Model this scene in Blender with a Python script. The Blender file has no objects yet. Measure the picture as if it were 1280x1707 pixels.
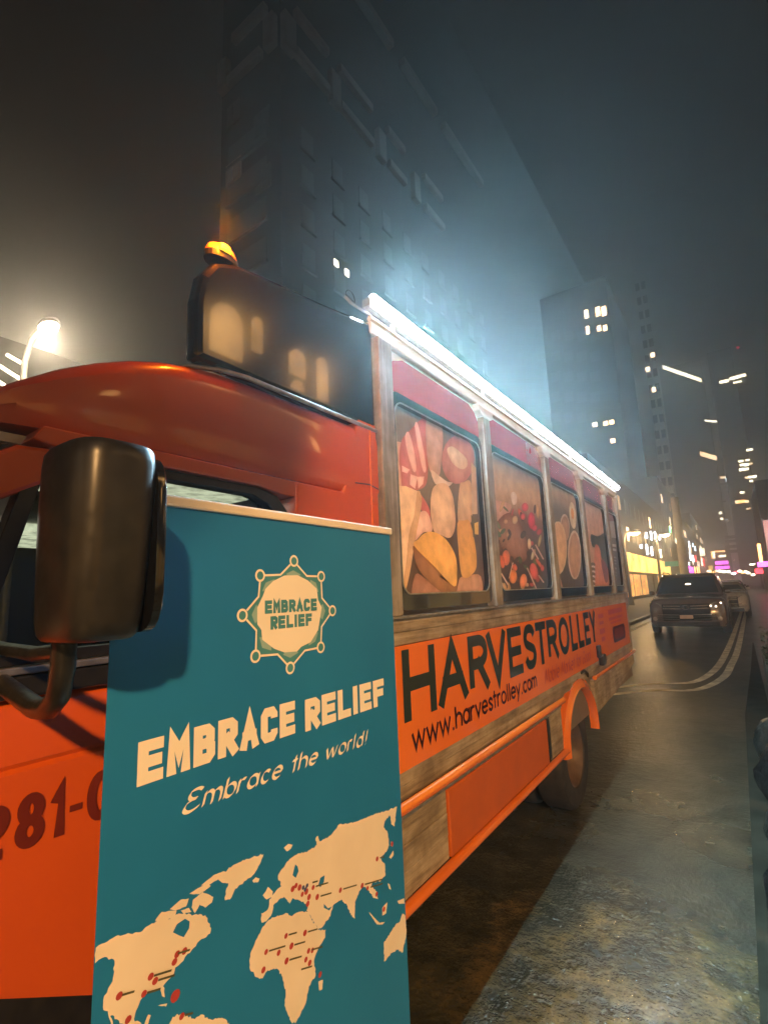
import bpy, math, random
from mathutils import Vector, Matrix
random.seed(7)
PI = math.pi
scene = bpy.context.scene

# ------------------------------------------------------------------ camera
CAMLOC = Vector((0.0, 0.0, 1.7))
RX = Vector((0.817, -0.127, -0.563)); RY = Vector((0.576, 0.112, 0.810)); RZ = Vector((-0.040, -0.986, 0.164))
F = 830.0
def ray(px, py):                       # pixel of the 1280x1707 photograph -> world direction (for reading real positions off it)
    c = Vector((px-640.0, py-853.5, F))
    return Vector((RX.dot(c), RY.dot(c), RZ.dot(c)))
def onx(px, py, x): d = ray(px, py); return CAMLOC + d*((x-CAMLOC.x)/d.x)
def ony(px, py, y): d = ray(px, py); return CAMLOC + d*((y-CAMLOC.y)/d.y)
def onz(px, py, z): d = ray(px, py); return CAMLOC + d*((z-CAMLOC.z)/d.z)
def atd(px, py, d): return CAMLOC + ray(px, py)*(d/F)
cam = bpy.data.cameras.new('camera'); camo = bpy.data.objects.new('camera', cam)
scene.collection.objects.link(camo)
right = Vector((RX.x, RY.x, RZ.x)); down = Vector((RX.y, RY.y, RZ.y)); fwd = Vector((RX.z, RY.z, RZ.z))
fwd.normalize(); right = (right - fwd*right.dot(fwd)).normalized(); up = right.cross(fwd)
M4 = Matrix((( right.x, up.x, -fwd.x, CAMLOC.x), (right.y, up.y, -fwd.y, CAMLOC.y), (right.z, up.z, -fwd.z, CAMLOC.z), (0, 0, 0, 1)))
camo.matrix_world = M4
cam.sensor_fit = 'VERTICAL'; cam.sensor_height = 36.0; cam.lens = 36.0*F/1707.0
cam.clip_start = 0.02; cam.clip_end = 3000
scene.camera = camo

# ------------------------------------------------------------------ world, exposure
world = bpy.data.worlds.new('World'); scene.world = world; world.use_nodes = True
wn = world.node_tree.nodes; wl = world.node_tree.links
bg = wn['Background']; sky = wn.new('ShaderNodeTexSky'); sky.sky_type = 'NISHITA'; sky.sun_disc = False
sky.sun_elevation = math.radians(-4); sky.sun_rotation = math.radians(140)
bg.inputs[1].default_value = 0.05
wl.new(sky.outputs[0], bg.inputs[0])
bg2 = wn.new('ShaderNodeBackground'); bg2.inputs[0].default_value = (1.0, 0.72, 0.58, 1); bg2.inputs[1].default_value = 0.004
addn = wn.new('ShaderNodeAddShader'); wl.new(bg.outputs[0], addn.inputs[0]); wl.new(bg2.outputs[0], addn.inputs[1])
wl.new(addn.outputs[0], wn['World Output'].inputs[0])
vs = scene.view_settings; vs.view_transform = 'Standard'; vs.look = 'None'; vs.exposure = 0.0; vs.gamma = 1.0; vs.use_curve_mapping = False
scene.cycles.volume_bounces = 0
scene.cycles.max_bounces = 6
scene.cycles.use_denoising = True
HAZE = 0.0062
KEY_POWER = 6600.0          # street lamp over our side of the road
BAR_POWER = 500.0           # light strip along the roof, W per segment
LAMPL_POWER = 1000.0        # street lamp beyond the bus

# ------------------------------------------------------------------ materials
def nmat(name): m = bpy.data.materials.new(name); m.use_nodes = True; return m, m.node_tree.nodes, m.node_tree.links, m.node_tree.nodes['Principled BSDF']
def setp(b, col=None, rough=None, metal=None, coat=None, spec=None, em=None, es=None, trans=None, ior=None, coatr=None):
    if col is not None: b.inputs['Base Color'].default_value = (*col, 1)
    if rough is not None: b.inputs['Roughness'].default_value = rough
    if metal is not None: b.inputs['Metallic'].default_value = metal
    if coat is not None: b.inputs['Coat Weight'].default_value = coat
    if coatr is not None: b.inputs['Coat Roughness'].default_value = coatr
    if spec is not None: b.inputs['Specular IOR Level'].default_value = spec
    if em is not None: b.inputs['Emission Color'].default_value = (*em, 1)
    if es is not None: b.inputs['Emission Strength'].default_value = es
    if trans is not None: b.inputs['Transmission Weight'].default_value = trans
    if ior is not None: b.inputs['IOR'].default_value = ior
def coords(n, l, scale=(1, 1, 1)):
    tc = n.new('ShaderNodeTexCoord'); mp = n.new('ShaderNodeMapping'); mp.inputs['Scale'].default_value = scale
    l.new(tc.outputs['Object'], mp.inputs[0]); return mp.outputs[0]
def noise(n, l, vec, scale, detail=4, rough=.55):
    t = n.new('ShaderNodeTexNoise'); t.inputs['Scale'].default_value = scale; t.inputs['Detail'].default_value = detail; t.inputs['Roughness'].default_value = rough
    l.new(vec, t.inputs['Vector']); return t.outputs['Fac']
def ramp(n, l, fac, stops):
    r = n.new('ShaderNodeValToRGB'); e = r.color_ramp.elements
    while len(e) < len(stops): e.new(.5)
    for k, (p, c) in enumerate(stops): e[k].position = p; e[k].color = (*c, 1) if len(c) == 3 else c
    l.new(fac, r.inputs[0]); return r.outputs[0]
def bump(n, l, h, b, strength, dist=.01):
    bp = n.new('ShaderNodeBump'); bp.inputs['Strength'].default_value = strength; bp.inputs['Distance'].default_value = dist
    l.new(h, bp.inputs['Height']); l.new(bp.outputs[0], b.inputs['Normal'])
def mottled(name, c1, c2, scale, rough=.5, bumps=0, dist=.01, metal=0, coat=0, sc=(1, 1, 1), r2=None, spec=None, coatr=None):
    m, n, l, b = nmat(name); v = coords(n, l, sc); f = noise(n, l, v, scale, 6)
    l.new(ramp(n, l, f, [(.35, c1), (.65, c2)]), b.inputs['Base Color'])
    setp(b, rough=rough, metal=metal, coat=coat, spec=spec, coatr=coatr)
    if r2 is not None: l.new(ramp(n, l, noise(n, l, v, scale*2.3), [(.35, (rough,)*3), (.65, (r2,)*3)]), b.inputs['Roughness'])
    if bumps: bump(n, l, f, b, bumps, dist)
    return m
def emis(name, col, strength, base=(.05, .05, .05)):
    m, n, l, b = nmat(name); setp(b, col=base, rough=.6, em=col, es=strength); return m
def litglass(name, col, strength, scale=3.0, lo=.25):
    m, n, l, b = nmat(name); v = coords(n, l, (1, 1, 1)); f = noise(n, l, v, scale, 3)
    c = ramp(n, l, f, [(.3, tuple(x*lo for x in col)), (.6, col)]); setp(b, col=(.03, .03, .03), rough=.2, es=strength)
    l.new(c, b.inputs['Emission Color']); return m

orange = mottled('orange_paint', (.52, .078, .004), (.58, .092, .005), 1.6, rough=.32, coat=.6, coatr=.08)
orange_d = mottled('orange_fender', (.74, .18, .01), (.64, .14, .01), 3.0, rough=.25, coat=.9, coatr=.05)
orange_v = mottled('orange_vinyl', (.80, .19, .006), (.74, .165, .006), 2.4, rough=.22, coat=.5, coatr=.12)
orange_m = mottled('orange_matt_panel', (.50, .105, .004), (.42, .088, .004), 5.0, rough=.5)
black_g = mottled('black_gloss', (.004, .004, .004), (.008, .0075, .007), 4, rough=.13, coat=.4, coatr=.03)
black_p = mottled('black_plastic', (.012, .012, .012), (.02, .019, .018), 30, rough=.28, bumps=.02, dist=.002, r2=.36)
rubber = mottled('tyre_rubber', (.012, .012, .012), (.03, .027, .024), 14, rough=.75, bumps=.2, dist=.004)
red_v = mottled('red_valance', (.42, .035, .06), (.34, .03, .05), 3, rough=.15, coat=.6)
white_m = mottled('cream_metal', (.62, .57, .50), (.52, .47, .40), 6, rough=.4, metal=.2)
alu = mottled('worn_aluminium', (.55, .53, .48), (.35, .33, .30), 20, rough=.3, metal=.8)
rail_m = mottled('banner_rail', (.80, .74, .66), (.74, .68, .60), 9, rough=.35)
steel_rim = mottled('wheel_rim', (.09, .06, .04), (.16, .10, .06), 9, rough=.4, metal=.4)
def woodmat(name, c1, c2, c3, along_y=True):
    m, n, l, b = nmat(name); v = coords(n, l, (1, .9, 14) if along_y else (1, 14, .9))
    f = noise(n, l, v, 3.2, 8, .7); v2 = coords(n, l, (1, 1, 1)); f2 = noise(n, l, v2, 5, 5, .6)
    c = ramp(n, l, f, [(.28, c1), (.5, c2), (.72, c3)])
    mx = n.new('ShaderNodeMixRGB'); mx.blend_type = 'MULTIPLY'; mx.inputs[0].default_value = .75
    l.new(c, mx.inputs[1]); l.new(ramp(n, l, f2, [(.36, (.35, .31, .26)), (.58, (1, 1, 1))]), mx.inputs[2])
    l.new(mx.outputs[0], b.inputs['Base Color']); setp(b, rough=.55); bump(n, l, f, b, .35, .004); return m
wood = woodmat('weathered_wood_print', (.13, .10, .07), (.34, .28, .20), (.48, .42, .33))
wood_v = woodmat('weathered_wood_post', (.12, .10, .075), (.30, .26, .20), (.42, .38, .31), False)
letter_m = mottled('letter_vinyl', (.012, .022, .012), (.02, .03, .016), 3, rough=.16, coat=.8, coatr=.1)
letter_b = mottled('small_letter_vinyl', (.03, .008, .006), (.045, .012, .008), 4, rough=.6, spec=.1)
letter_s = mottled('faded_letter_vinyl', (.36, .045, .006), (.30, .035, .006), 9, rough=.7, spec=.05)
teal = mottled('banner_teal', (.015, .200, .50), (.012, .170, .45), 2.2, rough=.42, spec=.35)
teal2 = mottled('logo_teal', (.06, .27, .36), (.05, .24, .32), 5, rough=.42)
teal3 = mottled('logo_pale_teal', (.30, .48, .50), (.26, .44, .46), 5, rough=.42)
cream = mottled('banner_cream', (.88, .84, .78), (.84, .80, .74), 5, rough=.45)
cream_map = mottled('map_cream', (.80, .74, .66), (.72, .66, .58), 7, rough=.5)
pin_red = mottled('pin_red', (.42, .05, .05), (.36, .045, .045), 40, rough=.5)
pin_line = mottled('pin_text', (.10, .10, .05), (.07, .08, .05), 60, rough=.5)
pin_blue = mottled('pin_blue', (.06, .08, .22), (.05, .07, .18), 60, rough=.5)
m, n, l, b = nmat('food_print'); at_ = n.new('ShaderNodeAttribute'); at_.attribute_name = 'Col'
v = coords(n, l); f = noise(n, l, v, 11, 4, .6); mx = n.new('ShaderNodeMixRGB'); mx.blend_type = 'MULTIPLY'; mx.inputs[0].default_value = .8
gm = n.new('ShaderNodeMixRGB'); gm.blend_type = 'MULTIPLY'; gm.inputs[0].default_value = 1; gm.inputs[2].default_value = (1.35, 1.42, 1.6, 1); l.new(at_.outputs['Color'], gm.inputs[1]); l.new(gm.outputs[0], mx.inputs[1]); l.new(ramp(n, l, f, [(.33, (.72, .68, .64)), (.62, (1.1, 1.1, 1.1))]), mx.inputs[2]); l.new(mx.outputs[0], b.inputs['Base Color'])
setp(b, rough=.3, coat=.35, coatr=.12); food = m
def glassmat(name, tint=(.9, .95, .92), rough=.02):
    m, n, l, b = nmat(name); gl = n.new('ShaderNodeBsdfGlossy'); gl.inputs['Roughness'].default_value = rough
    tr = n.new('ShaderNodeBsdfTransparent'); tr.inputs[0].default_value = (*tint, 1); fr = n.new('ShaderNodeFresnel'); fr.inputs[0].default_value = 1.5
    mxs = n.new('ShaderNodeMixShader'); l.new(fr.outputs[0], mxs.inputs[0]); l.new(tr.outputs[0], mxs.inputs[1]); l.new(gl.outputs[0], mxs.inputs[2])
    l.new(mxs.outputs[0], n['Material Output'].inputs[0]); return m
glass = glassmat('cab_glass', (.55, .6, .55))
glass_car = mottled('dark_car_glass', (.006, .006, .007), (.01, .01, .01), 3, rough=.04, coat=1)
seat_m = mottled('cab_lining', (.5, .47, .42), (.4, .38, .34), 4, rough=.7)
led = emis('led_diffuser', (.86, .94, 1.0), 50.0, (.8, .8, .8))
led_yellow = mottled('trim_metal', (.75, .72, .62), (.6, .58, .5), 8, rough=.35, metal=.3)
cab_light = litglass('cab_ceiling_light', (1.0, .93, .74), 2.2, 22, .35)
amber = emis('amber_lens', (1.0, .13, .003), 1.5, (.8, .2, .02))
amber_core = emis('amber_bulb', (1.0, .50, .03), 3.0, (.8, .4, .05))
lampglow = emis('lamp_lens_warm', (1.0, .80, .55), 40, (.8, .8, .7))
lampfar = emis('lamp_lens_far', (1.0, .62, .30), 22, (.8, .7, .6))
lampwhite = emis('lamp_lens_white', (1.0, .86, .62), 18, (.8, .7, .6))
pole_m = mottled('pole_steel', (.16, .15, .13), (.10, .095, .085), 8, rough=.5, metal=.3)
pole_pale = mottled('pale_concrete', (.52, .44, .30), (.40, .33, .22), 1.2, rough=.8, bumps=.3, dist=.02)
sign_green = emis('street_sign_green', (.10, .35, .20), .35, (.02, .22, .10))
# ground
m, n, l, b = nmat('wet_asphalt'); tc = n.new('ShaderNodeTexCoord'); v = tc.outputs['Object']
big = noise(n, l, v, .85, 5, .6); mid = noise(n, l, v, 4.5, 6, .65); fine = noise(n, l, v, 90, 4, .7); rip = noise(n, l, v, 13, 5, .6)
sep = n.new('ShaderNodeSeparateXYZ'); l.new(v, sep.inputs[0])
def mth(op, a, bb, clamp=False):
    q = n.new('ShaderNodeMath'); q.operation = op; q.use_clamp = clamp
    for k, z in enumerate((a, bb)):
        if isinstance(z, (int, float)): q.inputs[k].default_value = z
        else: l.new(z, q.inputs[k])
    return q.outputs[0]
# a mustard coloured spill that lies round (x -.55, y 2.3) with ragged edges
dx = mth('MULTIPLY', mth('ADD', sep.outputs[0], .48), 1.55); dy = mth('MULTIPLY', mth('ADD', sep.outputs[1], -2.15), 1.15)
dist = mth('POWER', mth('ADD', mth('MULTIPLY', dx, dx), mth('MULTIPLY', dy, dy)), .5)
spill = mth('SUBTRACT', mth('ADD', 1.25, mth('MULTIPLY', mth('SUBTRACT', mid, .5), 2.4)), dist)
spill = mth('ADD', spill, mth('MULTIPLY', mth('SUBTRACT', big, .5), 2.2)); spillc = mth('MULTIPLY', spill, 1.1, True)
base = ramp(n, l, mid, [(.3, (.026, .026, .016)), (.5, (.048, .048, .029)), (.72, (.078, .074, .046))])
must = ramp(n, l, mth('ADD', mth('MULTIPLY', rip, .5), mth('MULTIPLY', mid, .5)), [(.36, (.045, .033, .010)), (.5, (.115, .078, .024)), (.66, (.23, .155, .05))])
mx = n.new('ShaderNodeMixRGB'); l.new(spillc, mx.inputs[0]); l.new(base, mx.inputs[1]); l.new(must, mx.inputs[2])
m2 = n.new('ShaderNodeMixRGB'); m2.blend_type = 'MULTIPLY'; m2.inputs[0].default_value = .55; l.new(mx.outputs[0], m2.inputs[1]); l.new(ramp(n, l, fine, [(.3, (.45, .45, .45)), (.7, (1.25, 1.25, 1.25))]), m2.inputs[2])
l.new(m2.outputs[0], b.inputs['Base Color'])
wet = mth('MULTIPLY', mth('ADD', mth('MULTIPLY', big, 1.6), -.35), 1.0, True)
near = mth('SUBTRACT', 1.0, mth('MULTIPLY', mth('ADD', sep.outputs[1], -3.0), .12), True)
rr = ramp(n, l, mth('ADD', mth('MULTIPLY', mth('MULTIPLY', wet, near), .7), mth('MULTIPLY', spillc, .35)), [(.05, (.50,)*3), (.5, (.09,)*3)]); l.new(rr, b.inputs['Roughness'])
rip2 = noise(n, l, v, 42, 3, .6)
bump(n, l, mth('ADD', mth('ADD', mth('MULTIPLY', rip, 1.0), mth('MULTIPLY', rip2, .45)), mth('MULTIPLY', fine, .05)), b, .55, .022)
cb = n.new('ShaderNodeBump'); cb.inputs['Strength'].default_value = .5; cb.inputs['Distance'].default_value = .02
l.new(mth('ADD', noise(n, l, v, 9, 3, .5), mth('MULTIPLY', rip2, .35)), cb.inputs['Height']); l.new(cb.outputs[0], b.inputs['Coat Normal'])
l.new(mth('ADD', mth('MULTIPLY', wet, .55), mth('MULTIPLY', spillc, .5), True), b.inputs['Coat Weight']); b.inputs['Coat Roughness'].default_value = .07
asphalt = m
paint_l = mottled('road_paint', (.85, .80, .60), (.42, .38, .27), 4.5, rough=.6, bumps=.2, dist=.004)
kerb_m = mottled('kerb_stone', (.10, .095, .08), (.17, .16, .14), 7, rough=.5, bumps=.4, dist=.01)
pave_m = mottled('pavement_concrete', (.16, .15, .13), (.22, .21, .18), 3, rough=.7, bumps=.2)
stone_d = mottled('dark_facade', (.030, .026, .022), (.048, .042, .035), .3, rough=.85, bumps=.3, dist=.05)
stone_l = mottled('pale_stone_trim', (.36, .29, .24), (.28, .22, .18), .6, rough=.8)
stone_p = mottled('pale_tower_stone', (.60, .58, .50), (.50, .48, .42), .25, rough=.8)
dark_win = mottled('unlit_window', (.010, .011, .012), (.016, .018, .019), 2, rough=.45)
shop_y = litglass('shopfront_yellow', (1.0, .58, .12), 3.4, .45, .35)
shop_y2 = litglass('shopfront_amber', (1.0, .45, .10), 1.6, .8, .3)
warmwin = litglass('lit_window_warm', (1.0, .66, .36), 6.0, 1.2, .5)
palewin = litglass('lit_window_pale', (1.0, .86, .58), 9.0, 1.0, .6)
whitewin = litglass('lit_window_white', (.95, .93, 1.0), 14, .6, .6)
magenta = emis('neon_magenta', (1.0, .12, .75), 6.0)
redneon = emis('neon_red', (1.0, .03, .05), 8.0)
purple = emis('neon_purple', (.45, .35, 1.0), 4.0)
greenled = emis('green_led', (.1, 1.0, .35), 6.0)
blueled = emis('white_blue_led', (.55, .85, 1.0), 12.0)
orangeled = emis('orange_led', (1.0, .45, .15), 7.0)
pinkboard = litglass('pink_billboard', (1.0, .45, .40), 1.3, .5, .4)
bag_m = mottled('bin_bag_black', (.008, .008, .008), (.02, .02, .018), 8, rough=.22, bumps=.9, dist=.04)
bag_g = mottled('bin_bag_grey', (.018, .020, .016), (.032, .032, .026), 8, rough=.3, bumps=.9, dist=.04)
leaf_m = mottled('hedge_leaf', (.035, .06, .03), (.07, .09, .04), 12, rough=.5)
suv_p = mottled('dark_car_paint', (.13, .10, .085), (.15, .115, .10), 2, rough=.2, coat=1, coatr=.03)
car_w = mottled('pale_car_paint', (.55, .50, .40), (.50, .45, .36), 2, rough=.25, coat=1, coatr=.03)
car_d = mottled('black_car_paint', (.012, .012, .012), (.02, .02, .02), 2, rough=.2, coat=1, coatr=.03)
chrome = mottled('chrome', (.85, .80, .72), (.75, .70, .62), 8, rough=.12, metal=1)
headl = mottled('headlight_glass', (.55, .50, .42), (.75, .70, .60), 18, rough=.08, metal=.6, coat=1)
plate_m = mottled('number_plate', (.62, .50, .42), (.54, .44, .38), 20, rough=.4)
skin_lit = mottled('lamp_housing', (.25, .24, .22), (.18, .17, .16), 6, rough=.4, metal=.4)
tent_m = mottled('umbrella_cloth', (.08, .10, .16), (.06, .08, .13), 4, rough=.8)

# ------------------------------------------------------------------ mesh helpers
COL = scene.collection
def sharp(me, ang=35):
    for p in me.polygons: p.use_smooth = True
    me.set_sharp_from_angle(angle=math.radians(ang))
class MB:
    def __init__(s): s.v = []; s.f = []; s.mi = []; s.c = None
    def add(s, vs_, fs, mi=0, col=None):
        o = len(s.v); s.v += [tuple(p) for p in vs_]; s.f += [tuple(i+o for i in f) for f in fs]; s.mi += [mi]*len(fs)
        if col is not None:
            if s.c is None: s.c = []
            s.c += (list(col) if isinstance(col[0], (tuple, list)) else [tuple(col)]*len(vs_))
        return s
    def box(s, x0, x1, y0, y1, z0, z1, mi=0):
        v = [(x, y, z) for x in (x0, x1) for y in (y0, y1) for z in (z0, z1)]
        return s.add(v, [(0, 1, 3, 2), (4, 6, 7, 5), (0, 4, 5, 1), (2, 3, 7, 6), (0, 2, 6, 4), (1, 5, 7, 3)], mi)
    def prism_x(s, pts, x0, x1, mi=0):          # pts (y,z) outline, extruded in x
        k = len(pts); v = [(x0, *p) for p in pts]+[(x1, *p) for p in pts]
        return s.add(v, [tuple(range(k))[::-1], tuple(range(k, 2*k))]+[(i, (i+1) % k, k+(i+1) % k, k+i) for i in range(k)], mi)
    def prism_z(s, pts, z0, z1, mi=0):
        k = len(pts); v = [(*p, z0) for p in pts]+[(*p, z1) for p in pts]
        return s.add(v, [tuple(range(k))[::-1], tuple(range(k, 2*k))]+[(i, (i+1) % k, k+(i+1) % k, k+i) for i in range(k)], mi)
    def ring_x(s, outer, inner, x0, x1, mi=0):  # frame between two outlines with the same number of points
        k = len(outer); v = []
        for x in (x0, x1):
            v += [(x, *p) for p in outer]+[(x, *p) for p in inner]
        f = []
        for i in range(k):
            j = (i+1) % k
            f += [(i, k+i, k+j, j), (2*k+i, 2*k+j, 3*k+j, 3*k+i), (i, j, 2*k+j, 2*k+i), (k+i, 3*k+i, 3*k+j, k+j)]
        return s.add(v, f, mi)
    def tube(s, path, r, seg=10, mi=0, cap=True):
        P = [Vector(p) for p in path]; v = []; f = []; prev = None
        rs = r if isinstance(r, (list, tuple)) else [r]*len(P)
        for i, p in enumerate(P):
            d = (P[min(i+1, len(P)-1)]-P[max(i-1, 0)]).normalized()
            if prev is None:
                a = Vector((0, 0, 1)) if abs(d.z) < .9 else Vector((1, 0, 0)); prev = d.cross(a).normalized()
            u = (prev - d*prev.dot(d)).normalized(); w = d.cross(u); prev = u
            v += [p+(u*math.cos(2*PI*k/seg)+w*math.sin(2*PI*k/seg))*rs[i] for k in range(seg)]
        for i in range(len(P)-1):
            for k in range(seg):
                a = i*seg+k; b2 = i*seg+(k+1) % seg; f.append((a, b2, b2+seg, a+seg))
        if cap: f += [tuple(range(seg))[::-1], tuple(range((len(P)-1)*seg, len(P)*seg))]
        return s.add(v, f, mi)
    def lathe(s, prof, c, axis='z', seg=24, mi=0, sc=(1, 1)):   # prof: (radius, offset along axis)
        v = []; f = []; k = len(prof)
        for j in range(seg):
            a = 2*PI*j/seg
            for r, h in prof:
                p, q = r*math.cos(a)*sc[0], r*math.sin(a)*sc[1]
                v.append({'z': (c[0]+p, c[1]+q, c[2]+h), 'x': (c[0]+h, c[1]+p, c[2]+q), 'y': (c[0]+p, c[1]+h, c[2]+q)}[axis])
        for j in range(seg):
            for i in range(k-1):
                a = j*k+i; b2 = ((j+1) % seg)*k+i; f.append((a, b2, b2+1, a+1))
        return s.add(v, f, mi)
    def loft(s, secs, mi=0, cap=True, closed=True):
        k = len(secs[0]); v = [p for q in secs for p in q]; f = []
        for i in range(len(secs)-1):
            for j in range(k if closed else k-1):
                a = i*k+j; b2 = i*k+(j+1) % k; f.append((a, b2, b2+k, a+k))
        if cap: f += [tuple(range(k))[::-1], tuple(range((len(secs)-1)*k, len(secs)*k))]
        return s.add(v, f, mi)
    def build(s, name, mats, parent=None, smooth=None, bevel=0, loc=None):
        me = bpy.data.meshes.new(name); me.from_pydata(s.v, [], s.f)
        if not isinstance(mats, (list, tuple)): mats = [mats]
        for q in mats: me.materials.append(q)
        if len(mats) > 1: me.polygons.foreach_set('material_index', s.mi)
        if s.c is not None:
            ca = me.color_attributes.new('Col', 'FLOAT_COLOR', 'POINT')
            for i, c in enumerate(s.c): ca.data[i].color = (*c[:3], 1)
        me.update(); me.validate()
        if smooth: sharp(me, smooth)
        o = bpy.data.objects.new(name, me); COL.objects.link(o)
        if parent is not None: o.parent = parent
        if bevel:
            md = o.modifiers.new('bevel', 'BEVEL'); md.width = bevel; md.segments = 2; md.limit_method = 'ANGLE'; md.angle_limit = math.radians(40)
        return o
def empty(name, label, cat, group=None, loc=(0, 0, 0)):
    o = bpy.data.objects.new(name, None); COL.objects.link(o); o.location = loc; o.empty_display_size = .2
    o['label'] = label; o['category'] = cat
    if group: o['group'] = group
    return o
def tag(o, label, cat, group=None):
    o['label'] = label; o['category'] = cat
    if group: o['group'] = group
    return o
def struct(o): o['kind'] = 'structure'; return o
def box(name, x0, x1, y0, y1, z0, z1, mat, parent=None, bevel=0): return MB().box(x0, x1, y0, y1, z0, z1).build(name, mat, parent, bevel=bevel)
def copy_tree(o, parent=None):
    c = o.copy(); COL.objects.link(c); c.parent = parent
    for ch in list(o.children): copy_tree(ch, c)
    return c
def rrect(y0, y1, z0, z1, r, k=5):
    pts = []
    for cy, cz, a0 in ((y1-r, z1-r, 0), (y0+r, z1-r, 90), (y0+r, z0+r, 180), (y1-r, z0+r, 270)):
        for i in range(k+1):
            a = math.radians(a0+90*i/k); pts.append((cy+r*math.cos(a), cz+r*math.sin(a)))
    return pts

# ------------------------------------------------------------------ stroke lettering
def arc(cx, cy, rx, ry, a0, a1, k=10):
    return [(cx+rx*math.cos(math.radians(a0+(a1-a0)*i/k)), cy+ry*math.sin(math.radians(a0+(a1-a0)*i/k))) for i in range(k+1)]
def spline(pts, k=6):
    out = []; P = [pts[0]]+list(pts)+[pts[-1]]
    for i in range(1, len(P)-2):
        p0, p1, p2, p3 = P[i-1:i+3]
        for j in range(k):
            t = j/k
            out.append(tuple(.5*((2*p1[a])+(-p0[a]+p2[a])*t+(2*p0[a]-5*p1[a]+4*p2[a]-p3[a])*t*t+(-p0[a]+3*p1[a]-3*p2[a]+p3[a])*t**3) for a in (0, 1)))
    return out+[pts[-1]]
CAPS = {
 'H': [[(0, 0), (0, 1)], [(1, 0), (1, 1)], [(0, .5), (1, .5)]],
 'A': [[(0, 0), (.5, 1), (1, 0)], [(.18, .32), (.82, .32)]],
 'R': [[(0, 0), (0, 1), (.55, 1)]+arc(.55, .745, .45, .255, 90, -90)+[(0, .49)], [(.5, .49), (1, 0)]],
 'V': [[(0, 1), (.5, 0), (1, 1)]],
 'E': [[(1, 1), (0, 1), (0, 0), (1, 0)], [(0, .5), (.9, .5)]],
 'S': [spline([(.98, .80), (.80, .96), (.5, 1.0), (.2, .96), (.03, .78), (.12, .60), (.5, .5), (.88, .40), (.98, .22), (.8, .04), (.5, 0), (.2, .04), (.02, .2)])],
 'T': [[(.5, 0), (.5, 1)], [(0, 1), (1, 1)]],
 'O': [arc(.5, .5, .5, .5, 0, 360, 26)],
 'L': [[(0, 1), (0, 0), (1, 0)]],
 'Y': [[(.5, 0), (.5, .45)], [(0, 1), (.5, .45), (1, 1)]],
 'M': [[(0, 0), (0, 1), (.5, .42), (1, 1), (1, 0)]],
 'B': [[(0, 0), (0, 1), (.72, 1), (.95, .88), (.95, .64), (.72, .52), (0, .52)], [(.72, .52), (1, .40), (1, .12), (.78, 0), (0, 0)]],
 'C': [[(1, .72), (1, .86), (.8, 1), (.2, 1), (0, .86), (0, .14), (.2, 0), (.8, 0), (1, .14), (1, .28)]],
 'I': [[(.5, 0), (.5, 1)]],
 'F': [[(0, 0), (0, 1), (1, 1)], [(0, .5), (.88, .5)]],
 '2': [spline([(.02, .74), (.12, .92), (.45, 1.0), (.85, .94), (.98, .72), (.85, .48), (.4, .22), (.0, 0)])+[(1, 0)]],
 '8': [arc(.5, .75, .44, .25, 0, 360, 20), arc(.5, .25, .5, .25, 0, 360, 20)],
 '1': [[(0, .8), (.6, 1), (.6, 0)]],
 '-': [[(.1, .42), (.9, .42)]],
 '0': [arc(.5, .5, .5, .5, 0, 360, 24)],
 'G': [[(1, .75), (.8, 1), (.2, 1), (0, .8), (0, .2), (.2, 0), (.8, 0), (1, .2), (1, .48), (.6, .48)]],
 'N': [[(0, 0), (0, 1), (1, 0), (1, 1)]],
}
BLOCKR = [[(0, 0), (0, 1), (.75, 1), (1, .88), (1, .58), (.75, .46), (0, .46)], [(.45, .46), (1, 0)]]
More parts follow.
